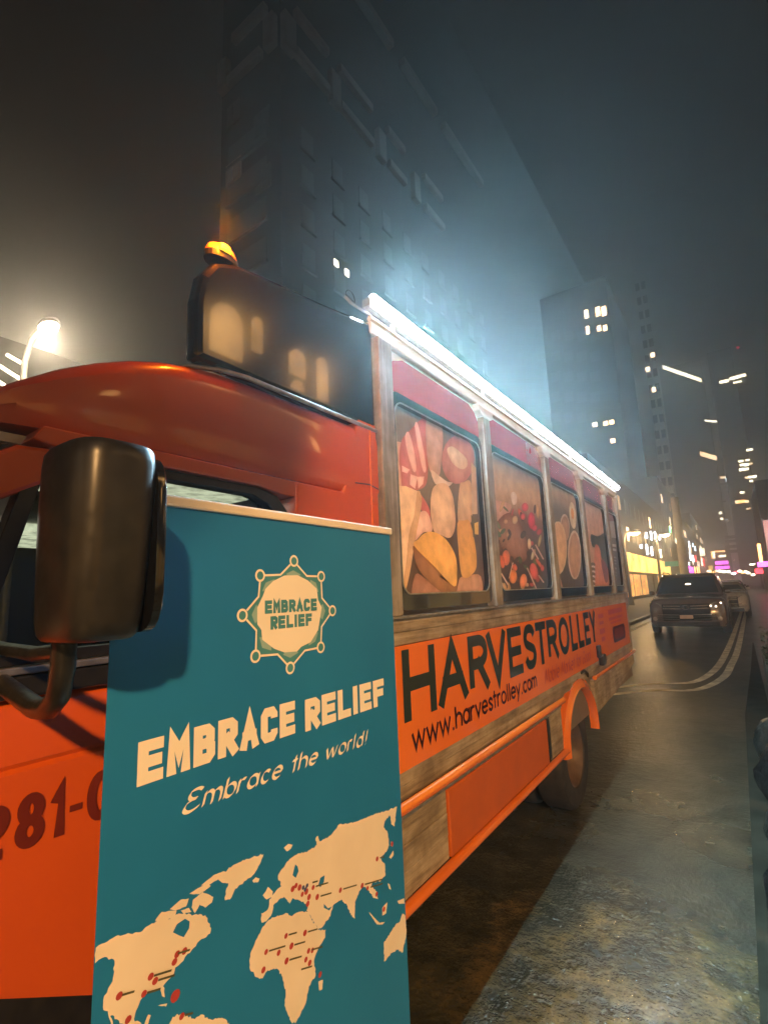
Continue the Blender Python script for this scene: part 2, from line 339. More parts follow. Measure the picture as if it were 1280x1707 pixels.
LOW = {   # x-height = 1, ascender 1.5, descender -.5 ; (width, strokes)
 'w': (1.45, [[(0, 1), (.25, 0), (.5, .95), (.75, 0), (1, 1)]]),
 '.': (.28, [[(.5, 0), (.5, .08)]]),
 'h': (.9, [[(0, 0), (0, 1.5)], [(0, .6)]+arc(.5, .55, .5, .45, 170, 0, 8)+[(1, 0)]]),
 'a': (.95, [arc(.5, .5, .5, .5, 0, 360, 20), [(1, 0), (1, 1)]]),
 'r': (.55, [[(0, 0), (0, 1)], [(0, .6), (.25, .9), (.6, 1), (1, .96)]]),
 'v': (.9, [[(0, 1), (.5, 0), (1, 1)]]),
 'e': (.95, [[(0, .52), (1, .52)]+arc(.5, .5, .5, .5, 5, 315, 18)]),
 's': (.75, [spline([(.95, .8), (.5, 1), (.08, .76), (.5, .52), (.95, .25), (.5, 0), (.03, .18)])]),
 't': (.55, [[(.45, 0), (.45, 1.4)], [(0, 1), (1, 1)]]),
 'o': (.95, [arc(.5, .5, .5, .5, 0, 360, 20)]),
 'l': (.2, [[(.5, 0), (.5, 1.5)]]),
 'y': (.9, [[(0, 1), (.5, .0)], [(1, 1), (.25, -.5)]]),
 'c': (.85, [arc(.55, .5, .5, .5, 45, 315, 16)]),
 'm': (1.4, [[(0, 0), (0, 1)], [(0, .6)]+arc(.25, .6, .25, .4, 170, 0, 6)+[(.5, 0)], [(.5, .6)]+arc(.75, .6, .25, .4, 170, 0, 6)+[(1, 0)]]),
 'b': (.9, [[(0, 0), (0, 1.5)], arc(.5, .5, .5, .5, 0, 360, 18)]),
 'd': (.9, [[(1, 0), (1, 1.5)], arc(.5, .5, .5, .5, 0, 360, 18)]),
 'i': (.2, [[(.5, 0), (.5, 1)], [(.5, 1.35), (.5, 1.42)]]),
 'k': (.85, [[(0, 0), (0, 1.5)], [(1, 1), (0, .4)], [(.3, .6), (1, 0)]]),
 'f': (.6, [[(.4, 0), (.4, 1.2), (.6, 1.45), (1, 1.48)], [(0, 1), (.9, 1)]]),
 'E': (1.1, [spline([(1.0, 1.35), (.7, 1.5), (.2, 1.42), (.1, 1.05), (.35, .82), (.7, .8)]), spline([(.45, .8), (.05, .62), (-.1, .25), (.1, 0), (.5, -.05), (1.0, .15)])]),
 'M': (1.35, [[(0, 0), (.15, 1.45), (.5, .3), (.9, 1.45), (1, 0)]]),
 'G': (1.0, [spline([(1, 1.3), (.6, 1.5), (.1, 1.1), (.05, .4), (.4, 0), (.9, .15), (.95, .6), (.6, .62)])]),
 '!': (.35, [[(.5, .35), (.62, 1.5)], [(.45, 0), (.46, .08)]]),
 ' ': (.5, []),
}
class Pen:
    """collects flat strokes lying in a plane x = const; u runs along +y, w along z"""
    def __init__(s, x): s.mb = MB(); s.x = x; s.n = 0
    def stroke(s, pts, hw, mi=0, nib=None, cap=0.0):
        P = [Vector(p) for p in pts]; Q = [P[0]]
        for p in P[1:]:
            if (p-Q[-1]).length > 1e-6: Q.append(p)
        P = Q
        if len(P) < 2: return
        closed = (P[0]-P[-1]).length < hw*.2 and len(P) > 4
        if cap and not closed:
            P[0] = P[0]+(P[0]-P[1]).normalized()*cap; P[-1] = P[-1]+(P[-1]-P[-2]).normalized()*cap
        s.n += 1; x = s.x + (s.n % 14)*.00016; v = []; f = []
        for i, p in enumerate(P):
            if closed: a = P[i-1] if i > 0 else P[-2]; c = P[i+1] if i < len(P)-1 else P[1]
            else: a = P[max(i-1, 0)]; c = P[min(i+1, len(P)-1)]
            if nib: off = Vector(nib)*hw
            else:
                d1 = (p-a).normalized() if (p-a).length > 1e-9 else (c-p).normalized(); d2 = (c-p).normalized() if (c-p).length > 1e-9 else d1
                n1 = Vector((-d1.y, d1.x)); n2 = Vector((-d2.y, d2.x)); mm = n1+n2
                if mm.length < 1e-4: mm = n1
                mm.normalize(); k = max(mm.dot(n1), .42); off = mm*(hw/k)
            xi = x+.00014*i/len(P); v += [(xi, p.x+off.x, p.y+off.y), (xi, p.x-off.x, p.y-off.y)]
        for i in range(len(P)-1): f.append((2*i, 2*i+1, 2*i+3, 2*i+2))
        s.mb.add(v, f, mi)
        if nib:   # thin companion so hairlines keep a little width
            s.n += 1; v2 = [(x+.00002, a_, b_+(hw*.22 if (k_ % 2) else -hw*.22)) for k_, (_, a_, b_) in enumerate([(x, q.x, q.y) for q in P for _ in (0, 1)])]
            s.mb.add(v2, f, mi)
    def glyph(s, strokes, y0, y1, z0, z1, hw, mi=0, slope=0.0):
        sy = (y1-y0-2*hw); sz = (z1-z0-2*hw)
        for st in strokes:
            pts = [(y0+hw+p[0]*sy, z0+hw+p[1]*sz+slope*(y0+hw+p[0]*sy)) for p in st]
            s.stroke(pts, hw, mi, cap=hw if len(st) < 9 else 0)
    def caps(s, text, spans, z0, z1, hw, mi=0, block=False):
        for ch, (a, c) in zip(text, spans): s.glyph(BLOCKR if (block and ch == 'R') else CAPS[ch], a, c, z0, z1, hw, mi)
    def low(s, text, y0, y1, zb, xh, hw, mi=0, shear=0.0, nib=None, gap=.28):
        tot = sum(LOW[c][0]+gap for c in text)-gap; k = (y1-y0)/tot; u = y0
        for c in text:
            wd, sts = LOW[c]
            for st in sts:
                pts = [(u+(p[0]*wd)*k+shear*p[1]*xh, zb+p[1]*xh) for p in st]
                if nib: s.stroke(spline(pts, 4) if 2 < len(pts) < 9 else pts, hw, mi, nib=nib)
                else: s.stroke(pts, hw, mi, cap=hw*.6)
            u += (wd+gap)*k
    def poly(s, pts, dx=0.0, mi=0):
        s.mb.add([(s.x+dx, *p) for p in pts], [tuple(range(len(pts)))], mi)
    def disc(s, y, z, r, dx=0.0, mi=0, k=16): s.poly([(y+r*math.cos(2*PI*i/k), z+r*math.sin(2*PI*i/k)) for i in range(k)], dx, mi)
    def ring(s, y, z, r, hw, dx=0.0, mi=0): s.stroke(arc(y, z, r, r, 0, 360, 22), hw, mi)
    def build(s, name, mats, parent): return s.mb.build(name, mats, parent)

#==GROUND
# ------------------------------------------------------------------ ground
struct(MB().add([(-400, -60, 0), (400, -60, 0), (400, 1400, 0), (-400, 1400, 0)], [(0, 1, 2, 3)]).build('road', asphalt))
struct(box('pavement', -9.2, -4.15, -12, 260, .0, .14, pave_m))
struct(box('kerb', -4.15, -3.98, -12, 260, .0, .135, kerb_m))
def stripe(pts, w, name='road_marking'):
    mb = MB(); v = []; f = []
    P = [Vector(p) for p in pts]
    for i, p in enumerate(P):
        d = (P[min(i+1, len(P)-1)]-P[max(i-1, 0)]).normalized(); nrm = Vector((-d.y, d.x))*w/2
        v += [(p.x+nrm.x, p.y+nrm.y, .004), (p.x-nrm.x, p.y-nrm.y, .004)]
    for i in range(len(P)-1): f.append((2*i, 2*i+1, 2*i+3, 2*i+2))
    return struct(mb.add(v, f).build(name, paint_l))
L1 = [tuple(onz(a, b_, 0)[:2]) for a, b_ in [(1000, 1149), (1028, 1146), (1090, 1140), (1150, 1138), (1182, 1124), (1200, 1105), (1213, 1080), (1221, 1060), (1228, 1040), (1236, 1015), (1240, 1000)]]
L2 = [tuple(onz(a, b_, 0)[:2]) for a, b_ in [(1000, 1160), (1028, 1157), (1090, 1151), (1160, 1150), (1204, 1130), (1218, 1108), (1228, 1085), (1236, 1050), (1242, 1020)]]
stripe(spline(L1, 4), .13); stripe(spline(L2, 4), .13)
stripe([tuple(onz(a, b_, 0)[:2]) for a, b_ in [(1046, 1053), (1066, 1044), (1088, 1034)]], .16)
stripe([tuple(onz(a, b_, 0)[:2]) for a, b_ in [(1040, 1001), (1062, 994), (1084, 988)]], 1.1)
stripe([tuple(onz(a, b_, 0)[:2]) for a, b_ in [(1045, 1027), (1070, 1018), (1090, 1011)]], .5)
struct(MB().prism_z([(-.145, 1.2), (.12, 1.2), (.12, 17), (.10, 17), (-.02, 12), (-.145, 8.0)], 0.0, .03).build('kerb', mottled('black_kerb', (.026, .024, .015), (.046, .042, .027), 5, rough=.9, bumps=.4, spec=.1)))

#==BUS
# ------------------------------------------------------------------ trolley bus
bus = empty('trolley_bus', 'orange trolley style food bus with wood trim and a bright roof light strip', 'bus', loc=(0, 0, 0))
XS = -1.15; YF = 1.62; YR = 6.85
box('body_shell', -3.3, -1.19, YF+.01, YR-.01, .62, 2.86, mottled('shell_paint', (.20, .16, .11), (.14, .11, .08), 3, rough=.5), bus)
rf = MB(); rf.loft([[(-3.28, y, 2.86), (-3.2, y, 2.93), (-2.9, y, 3.0), (-1.6, y, 3.0), (-1.32, y, 2.95), (-1.22, y, 2.86)] for y in (YF+.02, YR-.02)])
rf.build('roof', mottled('roof_skin', (.35, .33, .30), (.28, .26, .24), 3, rough=.5), bus, smooth=50)
# posts
post_y = [(1.63, 1.735), (2.705, 2.805), (3.875, 3.985), (4.955, 5.06), (6.08, 6.18), (6.755, 6.85)]
for k, (a, c) in enumerate(post_y):
    o = MB().box(-1.188, -1.128, a, c, 1.612, 2.735 if k not in (0, 5) else 2.80).build('window_post', wood_v, bus, bevel=.006)
bays = [(post_y[i][1], post_y[i+1][0]) for i in range(5)]
# header board and roof edge trim
box('header_board', -1.189, -1.166, YF+.005, YR-.005, 2.58, 2.802, white_m, bus)
for k, (a, c) in enumerate(post_y):
    if k in (0, 5): continue
    mb = MB(); y = (a+c)/2
    mb.prism_x([(a, 2.735), (c, 2.735), (c+.045, 2.765), (c+.06, 2.802), (a-.06, 2.802), (a-.045, 2.765)], -1.186, -1.126)
    mb.build('post_bracket', white_m, bus, bevel=.004)
box('roof_edge_trim', -1.19, -1.142, YF-.02, YR+.02, 2.803, 2.862, white_m, bus, bevel=.008)
mb = MB().tube([(-1.148, YF-.02, 2.872), (-1.148, YR+.02, 2.872)], .0125, 8)
mb.build('drip_moulding', led_yellow, bus, smooth=60)
# valances, frames, prints
for k, (a, c) in enumerate(bays):
    ch = min(.12, (c-a)*.18)
    pts = [(a+.012, 2.604), (c-.012, 2.604), (c-.012, 2.70), (c-.012-ch*.35, 2.752), (c-.012-ch, 2.784), (a+.012+ch, 2.784), (a+.012+ch*.35, 2.752), (a+.012, 2.70)]
    MB().prism_x(pts, -1.165, -1.158).build('window_valance', red_v, bus, bevel=.002)
    out = rrect(a+.008, c-.008, 1.632, 2.60, .05); inn = rrect(a+.035, c-.04, 1.70, 2.555, .06)
    wf = MB().ring_x(out, inn, -1.187, -1.150).build('window_frame', black_g, bus, smooth=40)
    MB().ring_x(rrect(a+.031, c-.036, 1.696, 2.559, .062), rrect(a+.037, c-.042, 1.702, 2.553, .06), -1.1495, -1.146).build('frame_bead', alu, wf, smooth=40)
box('window_sill', -1.188, -1.132, YF+.005, YR-.01, 1.603, 1.611, alu, bus)

FX = -1.176
def zz(box_, w):   # zoom crop -> picture point
    x0, y0, x1, y1 = box_; s_ = (x1-x0)/w
    return lambda x, y: (x0+x*s_, y0+y*s_)
def lean(px, py):  # posts lean a few pixels in the photograph: undo it so prints sit inside their own bay
    p = onx(px, py, FX); return p.y, p.z
class Print:
    def __init__(s, bay, conv, u0, u1, v0, v1):
        s.mb = MB(); s.n = 0; s.a, s.c = bay; s.conv = conv; s.u0, s.u1, s.v0, s.v1 = u0, u1, v0, v1
        # crop coords of the pane's left/right edges (at mid height) and top/bottom on the left edge
        s.yl = lean(*conv(u0, (v0+v1)/2))[0]; s.yr = lean(*conv(u1, (v0+v1)/2))[0]
    def m(s, x, y):
        p = lean(*s.conv(x, y)); mid = (2.13-p[1])*-.0
        yy = s.a+.036+(p[0]-s.yl)/(s.yr-s.yl)*(s.c-s.a-.076)
        # clip to the pane
        return min(max(yy, s.a+.036), s.c-.041), min(max(p[1], 1.700), 2.556)
    def base(s, stops, x=-1.178):
        y0, y1 = s.a+.03, s.c-.035
        zs = [1.69+(2.565-1.69)*i/12 for i in range(13)]; v = []; col = []
        for z in zs:
            t = (z-1.69)/.875; c = stops[-1][1]
            for (p0, c0), (p1, c1) in zip(stops, stops[1:]):
                if p0 <= t <= p1: q = (t-p0)/(p1-p0); c = tuple(c0[i]+(c1[i]-c0[i])*q for i in range(3)); break
            v += [(x, y0, z), (x, y1, z)]; col += [c, c]
        s.mb.add(v, [(2*i, 2*i+1, 2*i+3, 2*i+2) for i in range(12)], 0, col)
    def shape(s, pts, c1, c2=None, raw=False):
        if len(pts) > 4 and not raw and len(pts) < 17:
            k_ = len(pts); ext = [pts[-2], pts[-1]]+list(pts)+[pts[0], pts[1]]; sm = spline(ext, 4); pts = sm[8:8+4*k_]
        P = [q if raw else s.m(*q) for q in pts]; s.n += 1; x = FX+s.n*.00012
        if c2 is None: s.mb.add([(x, *p) for p in P], [tuple(range(len(P)))], 0, c1); return
        k = len(P); cy = sum(p[0] for p in P)/k; cz = sum(p[1] for p in P)/k
        inn = [(cy+(p[0]-cy)*.62, cz+(p[1]-cz)*.62) for p in P]
        v = [(x, *p) for p in P]+[(x, *p) for p in inn]+[(x, cy, cz)]
        f = [(i, (i+1) % k, k+(i+1) % k, k+i) for i in range(k)]+[(k+i, k+(i+1) % k, 2*k) for i in range(k)]
        mid = tuple(c1[i]*.35+c2[i]*.65 for i in range(3))
        s.mb.add(v, f, 0, [c1]*k+[mid]*k+[c2])
    def ell(s, cx, cy, rx, ry, c1, c2=None, rot=0, k=18):
        r = math.radians(rot)
        s.shape([(cx+rx*math.cos(t)*math.cos(r)-ry*math.sin(t)*math.sin(r), cy+rx*math.cos(t)*math.sin(r)+ry*math.sin(t)*math.cos(r)) for t in [2*PI*i/k for i in range(k)]], c1, c2)
    def build(s, nm): return s.mb.build(nm, food, bus)
random.seed(3)
# bay 1: cheese and cured meat
p = Print(bays[0], zz((640, 640, 840, 1060), 813), 78, 712, 100, 1480)
p.base([(0, (.10, .05, .03)), (.3, (.09, .06, .04)), (.7, (.16, .12, .09)), (1, (.20, .19, .17))])
p.shape([(78, 430), (150, 420), (165, 560), (150, 740), (78, 740)], (.62, .36, .25))
p.shape([(240, 1290), (340, 1340), (470, 1440), (560, 1475), (560, 1500), (235, 1500)], (.30, .13, .07), (.42, .20, .12))
p.shape([(565, 1330), (620, 1305), (725, 1305), (725, 1500), (560, 1500)], (.42, .22, .13), (.5, .27, .17))
p.shape([(120, 500), (140, 390), (200, 330), (320, 240), (350, 300), (345, 420), (340, 590), (320, 700), (230, 735), (150, 735), (130, 600)], (.42, .10, .09), (.58, .20, .18))
for q in ([(165, 370), (195, 340), (235, 470), (250, 590), (225, 600), (185, 480)], [(240, 300), (262, 285), (300, 430), (325, 590), (300, 600), (262, 440)], [(205, 620), (260, 640), (240, 720), (200, 690)], [(140, 560), (200, 590), (180, 615), (140, 600)], [(255, 640), (310, 640), (300, 690), (265, 720)]):
    p.shape(q, (.74, .42, .35), (.80, .52, .44))
p.shape([(330, 250), (380, 270), (440, 300), (452, 400), (440, 520), (420, 640), (350, 600), (325, 420)], (.46, .27, .20), (.58, .40, .32))
p.ell(560, 540, 120, 160, (.42, .17, .14), (.52, .27, .22))
p.shape([(480, 470), (520, 452), (575, 490), (622, 535), (630, 580), (600, 605), (555, 590), (510, 545)], (.62, .46, .32), (.76, .62, .46))
p.shape([(360, 600), (420, 640), (480, 680), (520, 690), (470, 720), (390, 690)], (.60, .45, .34))
p.shape([(250, 735), (300, 780), (350, 870), (345, 960), (300, 880), (262, 830)], (.50, .11, .09))
p.shape([(250, 900), (310, 868), (350, 915), (366, 1005), (300, 1012), (240, 1065), (225, 1010)], (.66, .36, .25), (.80, .52, .38))
p.shape([(360, 760), (395, 700), (470, 695), (515, 760), (535, 860), (538, 980), (500, 1050), (430, 1030), (375, 1000), (355, 880)], (.55, .34, .20), (.74, .50, .30))
p.shape([(570, 720), (600, 690), (655, 700), (655, 950), (560, 945)], (.50, .31, .15), (.62, .42, .22))
p.shape([(656, 560), (690, 600), (700, 900), (660, 900)], (.50, .36, .22))
p.shape([(82, 735), (255, 735), (272, 760), (240, 880), (195, 1020), (170, 1250), (150, 1400), (122, 1462), (98, 1380), (84, 1290)], (.74, .50, .30), (.80, .56, .35))
p.shape([(255, 735), (290, 800), (245, 1020), (190, 1300), (142, 1450), (122, 1462), (165, 1230), (190, 1020), (235, 880)], (.55, .32, .15), (.62, .38, .19))
p.shape([(552, 960), (600, 940), (645, 950), (682, 1100), (692, 1240), (650, 1300), (610, 1315), (580, 1290), (562, 1150)], (.58, .30, .07), (.68, .37, .09))
p.shape([(228, 1100), (380, 1240), (525, 1372), (545, 1290), (548, 1380), (510, 1440), (462, 1430), (345, 1345), (262, 1260), (232, 1180)], (.22, .09, .03), (.34, .15, .05))
p.shape([(228, 1100), (262, 1055), (300, 1022), (360, 1008), (440, 1038), (500, 1100), (540, 1180), (548, 1280), (527, 1372), (380, 1240)], (.74, .40, .09), (.80, .45, .11))
p.shape([(652, 905), (690, 930), (692, 1040), (668, 1050)], (.12, .10, .05)); p.shape([(676, 960), (705, 950), (706, 1035), (680, 1030)], (.70, .45, .10))
p.build('window_print')
# bay 2: roast and vegetables
p = Print(bays[1], zz((820, 720, 930, 1010), 647), 50, 560, 170, 1590)
p.base([(0, (.04, .025, .02)), (.35, (.07, .04, .03)), (.58, (.16, .10, .06)), (.72, (.50, .34, .17)), (.85, (.46, .34, .18)), (1, (.17, .16, .15))])
p.shape([(55, 705), (150, 700), (245, 740), (210, 830), (120, 900), (60, 900)], (.45, .25, .15), (.52, .32, .21))
p.shape([(240, 640), (270, 610), (300, 650), (295, 720), (260, 730)], (.60, .50, .36), (.70, .60, .45))
p.shape([(70, 960), (140, 850), (220, 810), (300, 850), (350, 950), (400, 1080), (415, 1180), (380, 1270), (300, 1280), (200, 1200), (120, 1130), (75, 1180)], (.16, .06, .03), (.36, .19, .10))
for i in range(46):
    x = random.uniform(70, 540); y = random.uniform(740, 1560)
    c = random.choice([(.05, .08, .03), (.09, .11, .04), (.30, .05, .04), (.45, .10, .05), (.04, .03, .02), (.04, .03, .02), (.36, .22, .10), (.10, .05, .03)])
    p.ell(x, y, random.uniform(8, 26), random.uniform(18, 60), c, tuple(q*1.5 for q in c), random.uniform(-50, 50), 9)
for x, y, rx, ry, c in ((375, 760, 34, 42, (.55, .08, .09)), (355, 850, 24, 32, (.55, .09, .08)), (440, 890, 36, 80, (.55, .05, .08)), (470, 960, 26, 30, (.52, .08, .10)), (180, 1240, 40, 74, (.62, .16, .06)), (140, 1280, 26, 60, (.58, .13, .05)), (250, 1420, 40, 66, (.66, .22, .06)), (355, 1460, 36, 66, (.66, .20, .05)), (462, 1370, 40, 80, (.60, .10, .07)), (545, 1340, 18, 32, (.55, .09, .07)), (415, 1110, 18, 52, (.62, .46, .28)), (450, 1210, 11, 46, (.60, .50, .28)), (520, 1080, 14, 60, (.42, .34, .14)), (500, 800, 16, 70, (.52, .34, .14)), (105, 1320, 14, 34, (.72, .42, .12)), (270, 880, 28, 40, (.52, .38, .18))):
    p.ell(x, y, rx, ry, tuple(q*.72 for q in c), tuple(min(q*1.2, .8) for q in c), random.uniform(-14, 14), 14)
for a_, b_, c_, d_ in ((385, 1340, 480, 1560), (500, 1410, 552, 1480), (470, 1120, 550, 1260), (430, 1150, 500, 1260), (120, 1390, 190, 1500), (240, 1290, 200, 1440)):
    p.shape([(a_, b_), (a_+12, b_-6), (c_+12, d_-6), (c_, d_)], (.62, .42, .30))
p.build('window_print')
# bay 3: bowls seen from above
p = Print(bays[2], zz((910, 760, 1050, 1010), 956), 62, 440, 290, 1560)
p.base([(0, (.07, .05, .04)), (.5, (.08, .075, .06)), (.75, (.13, .13, .11)), (.88, (.34, .25, .17)), (1, (.50, .38, .22))])
p.shape([(120, 1340), (160, 1370), (205, 1480), (215, 1560), (110, 1560)], (.40, .20, .12), (.52, .30, .18))
p.ell(245, 830, 66, 155, (.58, .46, .36)); p.ell(248, 840, 56, 140, (.34, .20, .13), (.44, .27, .19))
p.ell(150, 1050, 122, 300, (.62, .46, .30)); p.ell(148, 1050, 108, 282, (.58, .38, .23), (.68, .46, .28))
p.ell(370, 1135, 88, 272, (.62, .50, .38)); p.ell(372, 1140, 74, 248, (.42, .24, .15), (.52, .32, .20))
p.ell(355, 700, 44, 150, (.66, .56, .38), (.72, .62, .42), -6); p.ell(352, 680, 19, 62, (.66, .30, .08), (.72, .36, .10), -6)
p.build('window_print')
# bay 4: pinkish poster
p = Print(bays[3], zz((910, 760, 1050, 1010), 956), 452, 688, 500, 1520)
p.base([(0, (.40, .16, .10)), (.4, (.45, .25, .17)), (.6, (.55, .35, .24)), (1, (.56, .38, .30))])
p.shape([(450, 900), (520, 900), (560, 1050), (560, 1520), (450, 1520)], (.50, .30, .20))
p.shape([(520, 900), (600, 920), (700, 900), (720, 1200), (700, 1300), (650, 1180), (610, 1030), (540, 1040)], (.04, .055, .05), (.07, .09, .08))
p.shape([(565, 1060), (600, 1020), (630, 1080), (645, 1180), (700, 1330), (700, 1520), (560, 1520)], (.55, .18, .11), (.66, .26, .16))
p.shape([(640, 1180), (700, 1240), (720, 1400), (690, 1440), (660, 1330)], (.20, .04, .05))
for i, y in enumerate((1240, 1295, 1350, 1405, 1460)):
    p.ell(540, y, 30, 26, (.07, .05, .05)); p.ell(545, y+26, 26, 18, (.66, .58, .54))
p.build('window_print')
# bay 5: menu board
p = Print(bays[4], zz((910, 760, 1050, 1010), 956), 722, 830, 640, 1520)
p.base([(0, (.05, .04, .03)), (.5, (.07, .06, .05)), (.85, (.09, .085, .08)), (1, (.30, .05, .07))])
for y0, y1, c in ((750, 930, .36), (1000, 1030, .50), (1050, 1075, .45), (1140, 1155, .25), (1175, 1190, .25), (1210, 1225, .22), (1260, 1280, .28), (1310, 1322, .2), (1345, 1357, .2), (1390, 1404, .22), (1440, 1452, .2)):
    p.shape([(738, y0), (812, y0+14), (815, y1+14), (740, y1)], (c, c*.92, c*.82))
p.build('window_print')

# belts of weathered boards, sign, rails, panels
for a, c in ((1.625, 3.30), (3.302, 5.05), (5.052, 6.845)):
    for z0, z1 in ((1.495, 1.545), (1.547, 1.602)): box('board', -1.188, -1.155+random.uniform(-.001, .001), a, c, z0, z1, wood, bus, bevel=.002)
    for z0, z1 in ((.925, .968), (.970, 1.018)): box('board', -1.188, -1.156+random.uniform(-.001, .001), a, c, z0, z1, wood, bus, bevel=.002)
sign = box('sign_panel', -1.188, -1.150, 1.69, 6.70, 1.020, 1.493, orange_v, bus)
box('sign_edge', -1.188, -1.156, 1.625, 1.688, 1.020, 1.493, wood_v, bus); box('sign_edge', -1.188, -1.156, 6.702, 6.845, 1.020, 1.493, wood_v, bus)
pen = Pen(-1.1485)
spans = [(1.735, 2.0), (2.02, 2.31), (2.335, 2.57), (2.565, 2.83), (2.86, 3.085), (3.12, 3.345), (3.355, 3.565), (3.60, 3.835), (3.87, 4.145), (4.19, 4.37), (4.41, 4.585), (4.63, 4.815), (4.845, 5.06)]
pen.caps('HARVESTROLLEY', spans, 1.195, 1.475, .0275)
pen.build('sign_lettering', letter_m, sign)
pen = Pen(-1.1485); pen.low('www.harvestrolley.com', 1.79, 3.30, 1.082, .058, .0075, gap=.30); pen.build('sign_web_address', letter_b, sign)
pen = Pen(-1.1485); pen.low('Mobile Market for Good', 3.47, 4.72, 1.065, .062, .009, shear=.3, nib=(.75, .62)); pen.build('sign_tagline', letter_s, sign)
pen = Pen(-1.1485)
for y0, y1, z0, z1 in ((5.20, 5.42, 1.39, 1.43), (5.22, 5.40, 1.33, 1.36), (5.20, 5.42, 1.24, 1.29), (5.24, 5.40, 1.17, 1.21), (5.66, 6.40, 1.40, 1.45), (5.66, 6.40, 1.34, 1.37), (5.72, 6.3, 1.30, 1.32)):
    pen.poly([(y0, z0), (y1, z0), (y1, z1), (y0, z1)])
pen.build('sign_small_print', letter_s, sign)
pen = Pen(-1.1485); pen.poly(rrect(5.78, 6.45, 1.10, 1.265, .05)); pen.poly(rrect(5.86, 6.37, 1.125, 1.24, .04), .0003, 1)
pen.build('sign_badge', [letter_b, mottled('badge_fill', (.16, .04, .02), (.12, .03, .015), 8, rough=.7, spec=.05)], sign)
# latch strap and side marker
lt = MB(); lt.box(-1.15, -1.118, 4.98, 5.06, 1.05, 1.16); lt.box(-1.15, -1.105, 5.04, 5.16, .975, 1.07); lt.build('latch', black_p, bus, bevel=.008)
MB().tube([(-1.155, 4.40, 1.00), (-1.14, 4.45, 1.015), (-1.135, 4.53, .985), (-1.15, 4.60, .945)], .011, 8).build('cable', black_p, bus, smooth=60)
MB().tube([(-1.142, 1.64, .900), (-1.142, 3.80, .900)], .022, 12).build('rub_rail', orange_d, bus, smooth=60)
MB().tube([(-1.142, 4.78, .905), (-1.142, 6.845, .905)], .020, 12).build('rub_rail', orange_d, bus, smooth=60)
box('rail_strip', -1.188, -1.152, 1.64, 3.79, .852, .878, alu, bus, bevel=.003)
for z0, z1 in ((.575, .665), (.667, .757), (.759, .850)):
    box('board', -1.188, -1.160+random.uniform(-.001, .001), 1.64, 2.055, z0, z1, wood, bus, bevel=.002)
    box('board', -1.188, -1.160+random.uniform(-.001, .001), 3.49, 3.79, z0, z1, wood, bus, bevel=.002)
box('hatch_panel', -1.188, -1.150, 2.06, 3.43, .578, .848, orange_m, bus, bevel=.006)
box('hatch_seal', -1.188, -1.148, 3.437, 3.485, .59, .85, black_p, bus, bevel=.004)
MB().tube([(-1.150, 1.64, .553), (-1.150, 3.83, .553)], .023, 12).build('skirt_rail', orange_d, bus, smooth=60)
mb = MB().prism_x([(4.80, .60), (5.75, .635), (6.845, .775), (6.845, .882), (4.80, .882)], -1.188, -1.158); mb.build('rear_skirt', wood, bus)
box('front_post_low', -1.188, -1.145, 1.625, 1.638, .56, 1.49, alu, bus)
# fender arch
def archpts(cy, ry, rz, zb, zc, k=14):
    return [(cy-ry, zb)]+[(cy-ry*math.cos(PI*i/k), zc+rz*math.sin(PI*i/k)) for i in range(k+1)]+[(cy+ry, zb)]
oa = archpts(4.28, .505, .415, .50, .555); ia = archpts(4.27, .425, .345, .50, .555)
v = []; f = []; k = len(oa)
for x, ring_ in ((-1.19, oa), (-1.150, oa), (-1.134, [((p[0]*.6+q[0]*.4), (p[1]*.6+q[1]*.4)) for p, q in zip(oa, ia)]), (-1.124, [((p[0]*.15+q[0]*.85), (p[1]*.15+q[1]*.85)) for p, q in zip(oa, ia)]), (-1.138, ia), (-1.195, ia)):
    v += [(x, *q) for q in ring_]
for i in range(5):
    for j in range(k-1): f.append((i*k+j, i*k+j+1, (i+1)*k+j+1, (i+1)*k+j))
MB().add(v, f).build('wheel_arch', orange_d, bus, smooth=50)
# dark cavity and frame under the floor
box('underframe', -3.1, -1.42, 1.7, 6.6, .50, .615, black_p, bus)
box('wheel_well', -1.9, -1.33, 3.86, 4.72, .56, .62, black_p, bus)
def wheel(name, cx, cy, r, w, parent, rim_mat, flip=1):
    ty = MB().lathe([(r*.60, 0), (r*.62, .012), (r*.80, .018), (r*.93, .010), (r*.985, -.012), (r, -.04), (r, -w+.04), (r*.93, -w), (r*.6, -w)], (cx, cy, r), 'x', 36).build(name, rubber, parent, smooth=35)
    rm = MB().lathe([(0, -.05), (r*.16, -.045), (r*.18, -.10), (r*.40, -.115), (r*.52, -.05), (r*.585, -.004), (r*.61, .004), (r*.615, -.02)], (cx, cy, r), 'x', 36).build('rim', rim_mat, ty, smooth=35)
    for i in range(8):
        a = 2*PI*i/8
        MB().lathe([(0, .012), (.013, .008), (.015, -.01)], (cx-.10, cy+r*.29*math.cos(a), r+r*.29*math.sin(a)), 'x', 6).build('wheel_nut', alu, rm)
    return ty
w1 = wheel('wheel', -1.235, 4.28, .405, .22, bus, steel_rim)
wheel('wheel', -1.50, 4.28, .405, .22, bus, steel_rim)
wheel('wheel', -1.24, .18, .405, .22, bus, steel_rim)
wheel('wheel', -3.0, 4.28, .405, .2, bus, steel_rim); wheel('wheel', -3.0, .18, .405, .2, bus, steel_rim)
# rear wall with corner lamps
box('rear_wall', -3.28, -1.17, YR-.009, YR+.03, .80, 2.85, orange, bus, bevel=.01)
MB().lathe([(0, .03), (.03, .02), (.035, 0)], (-1.25, YR+.03, .86), 'y', 12).build('reflector', pin_red, bus)

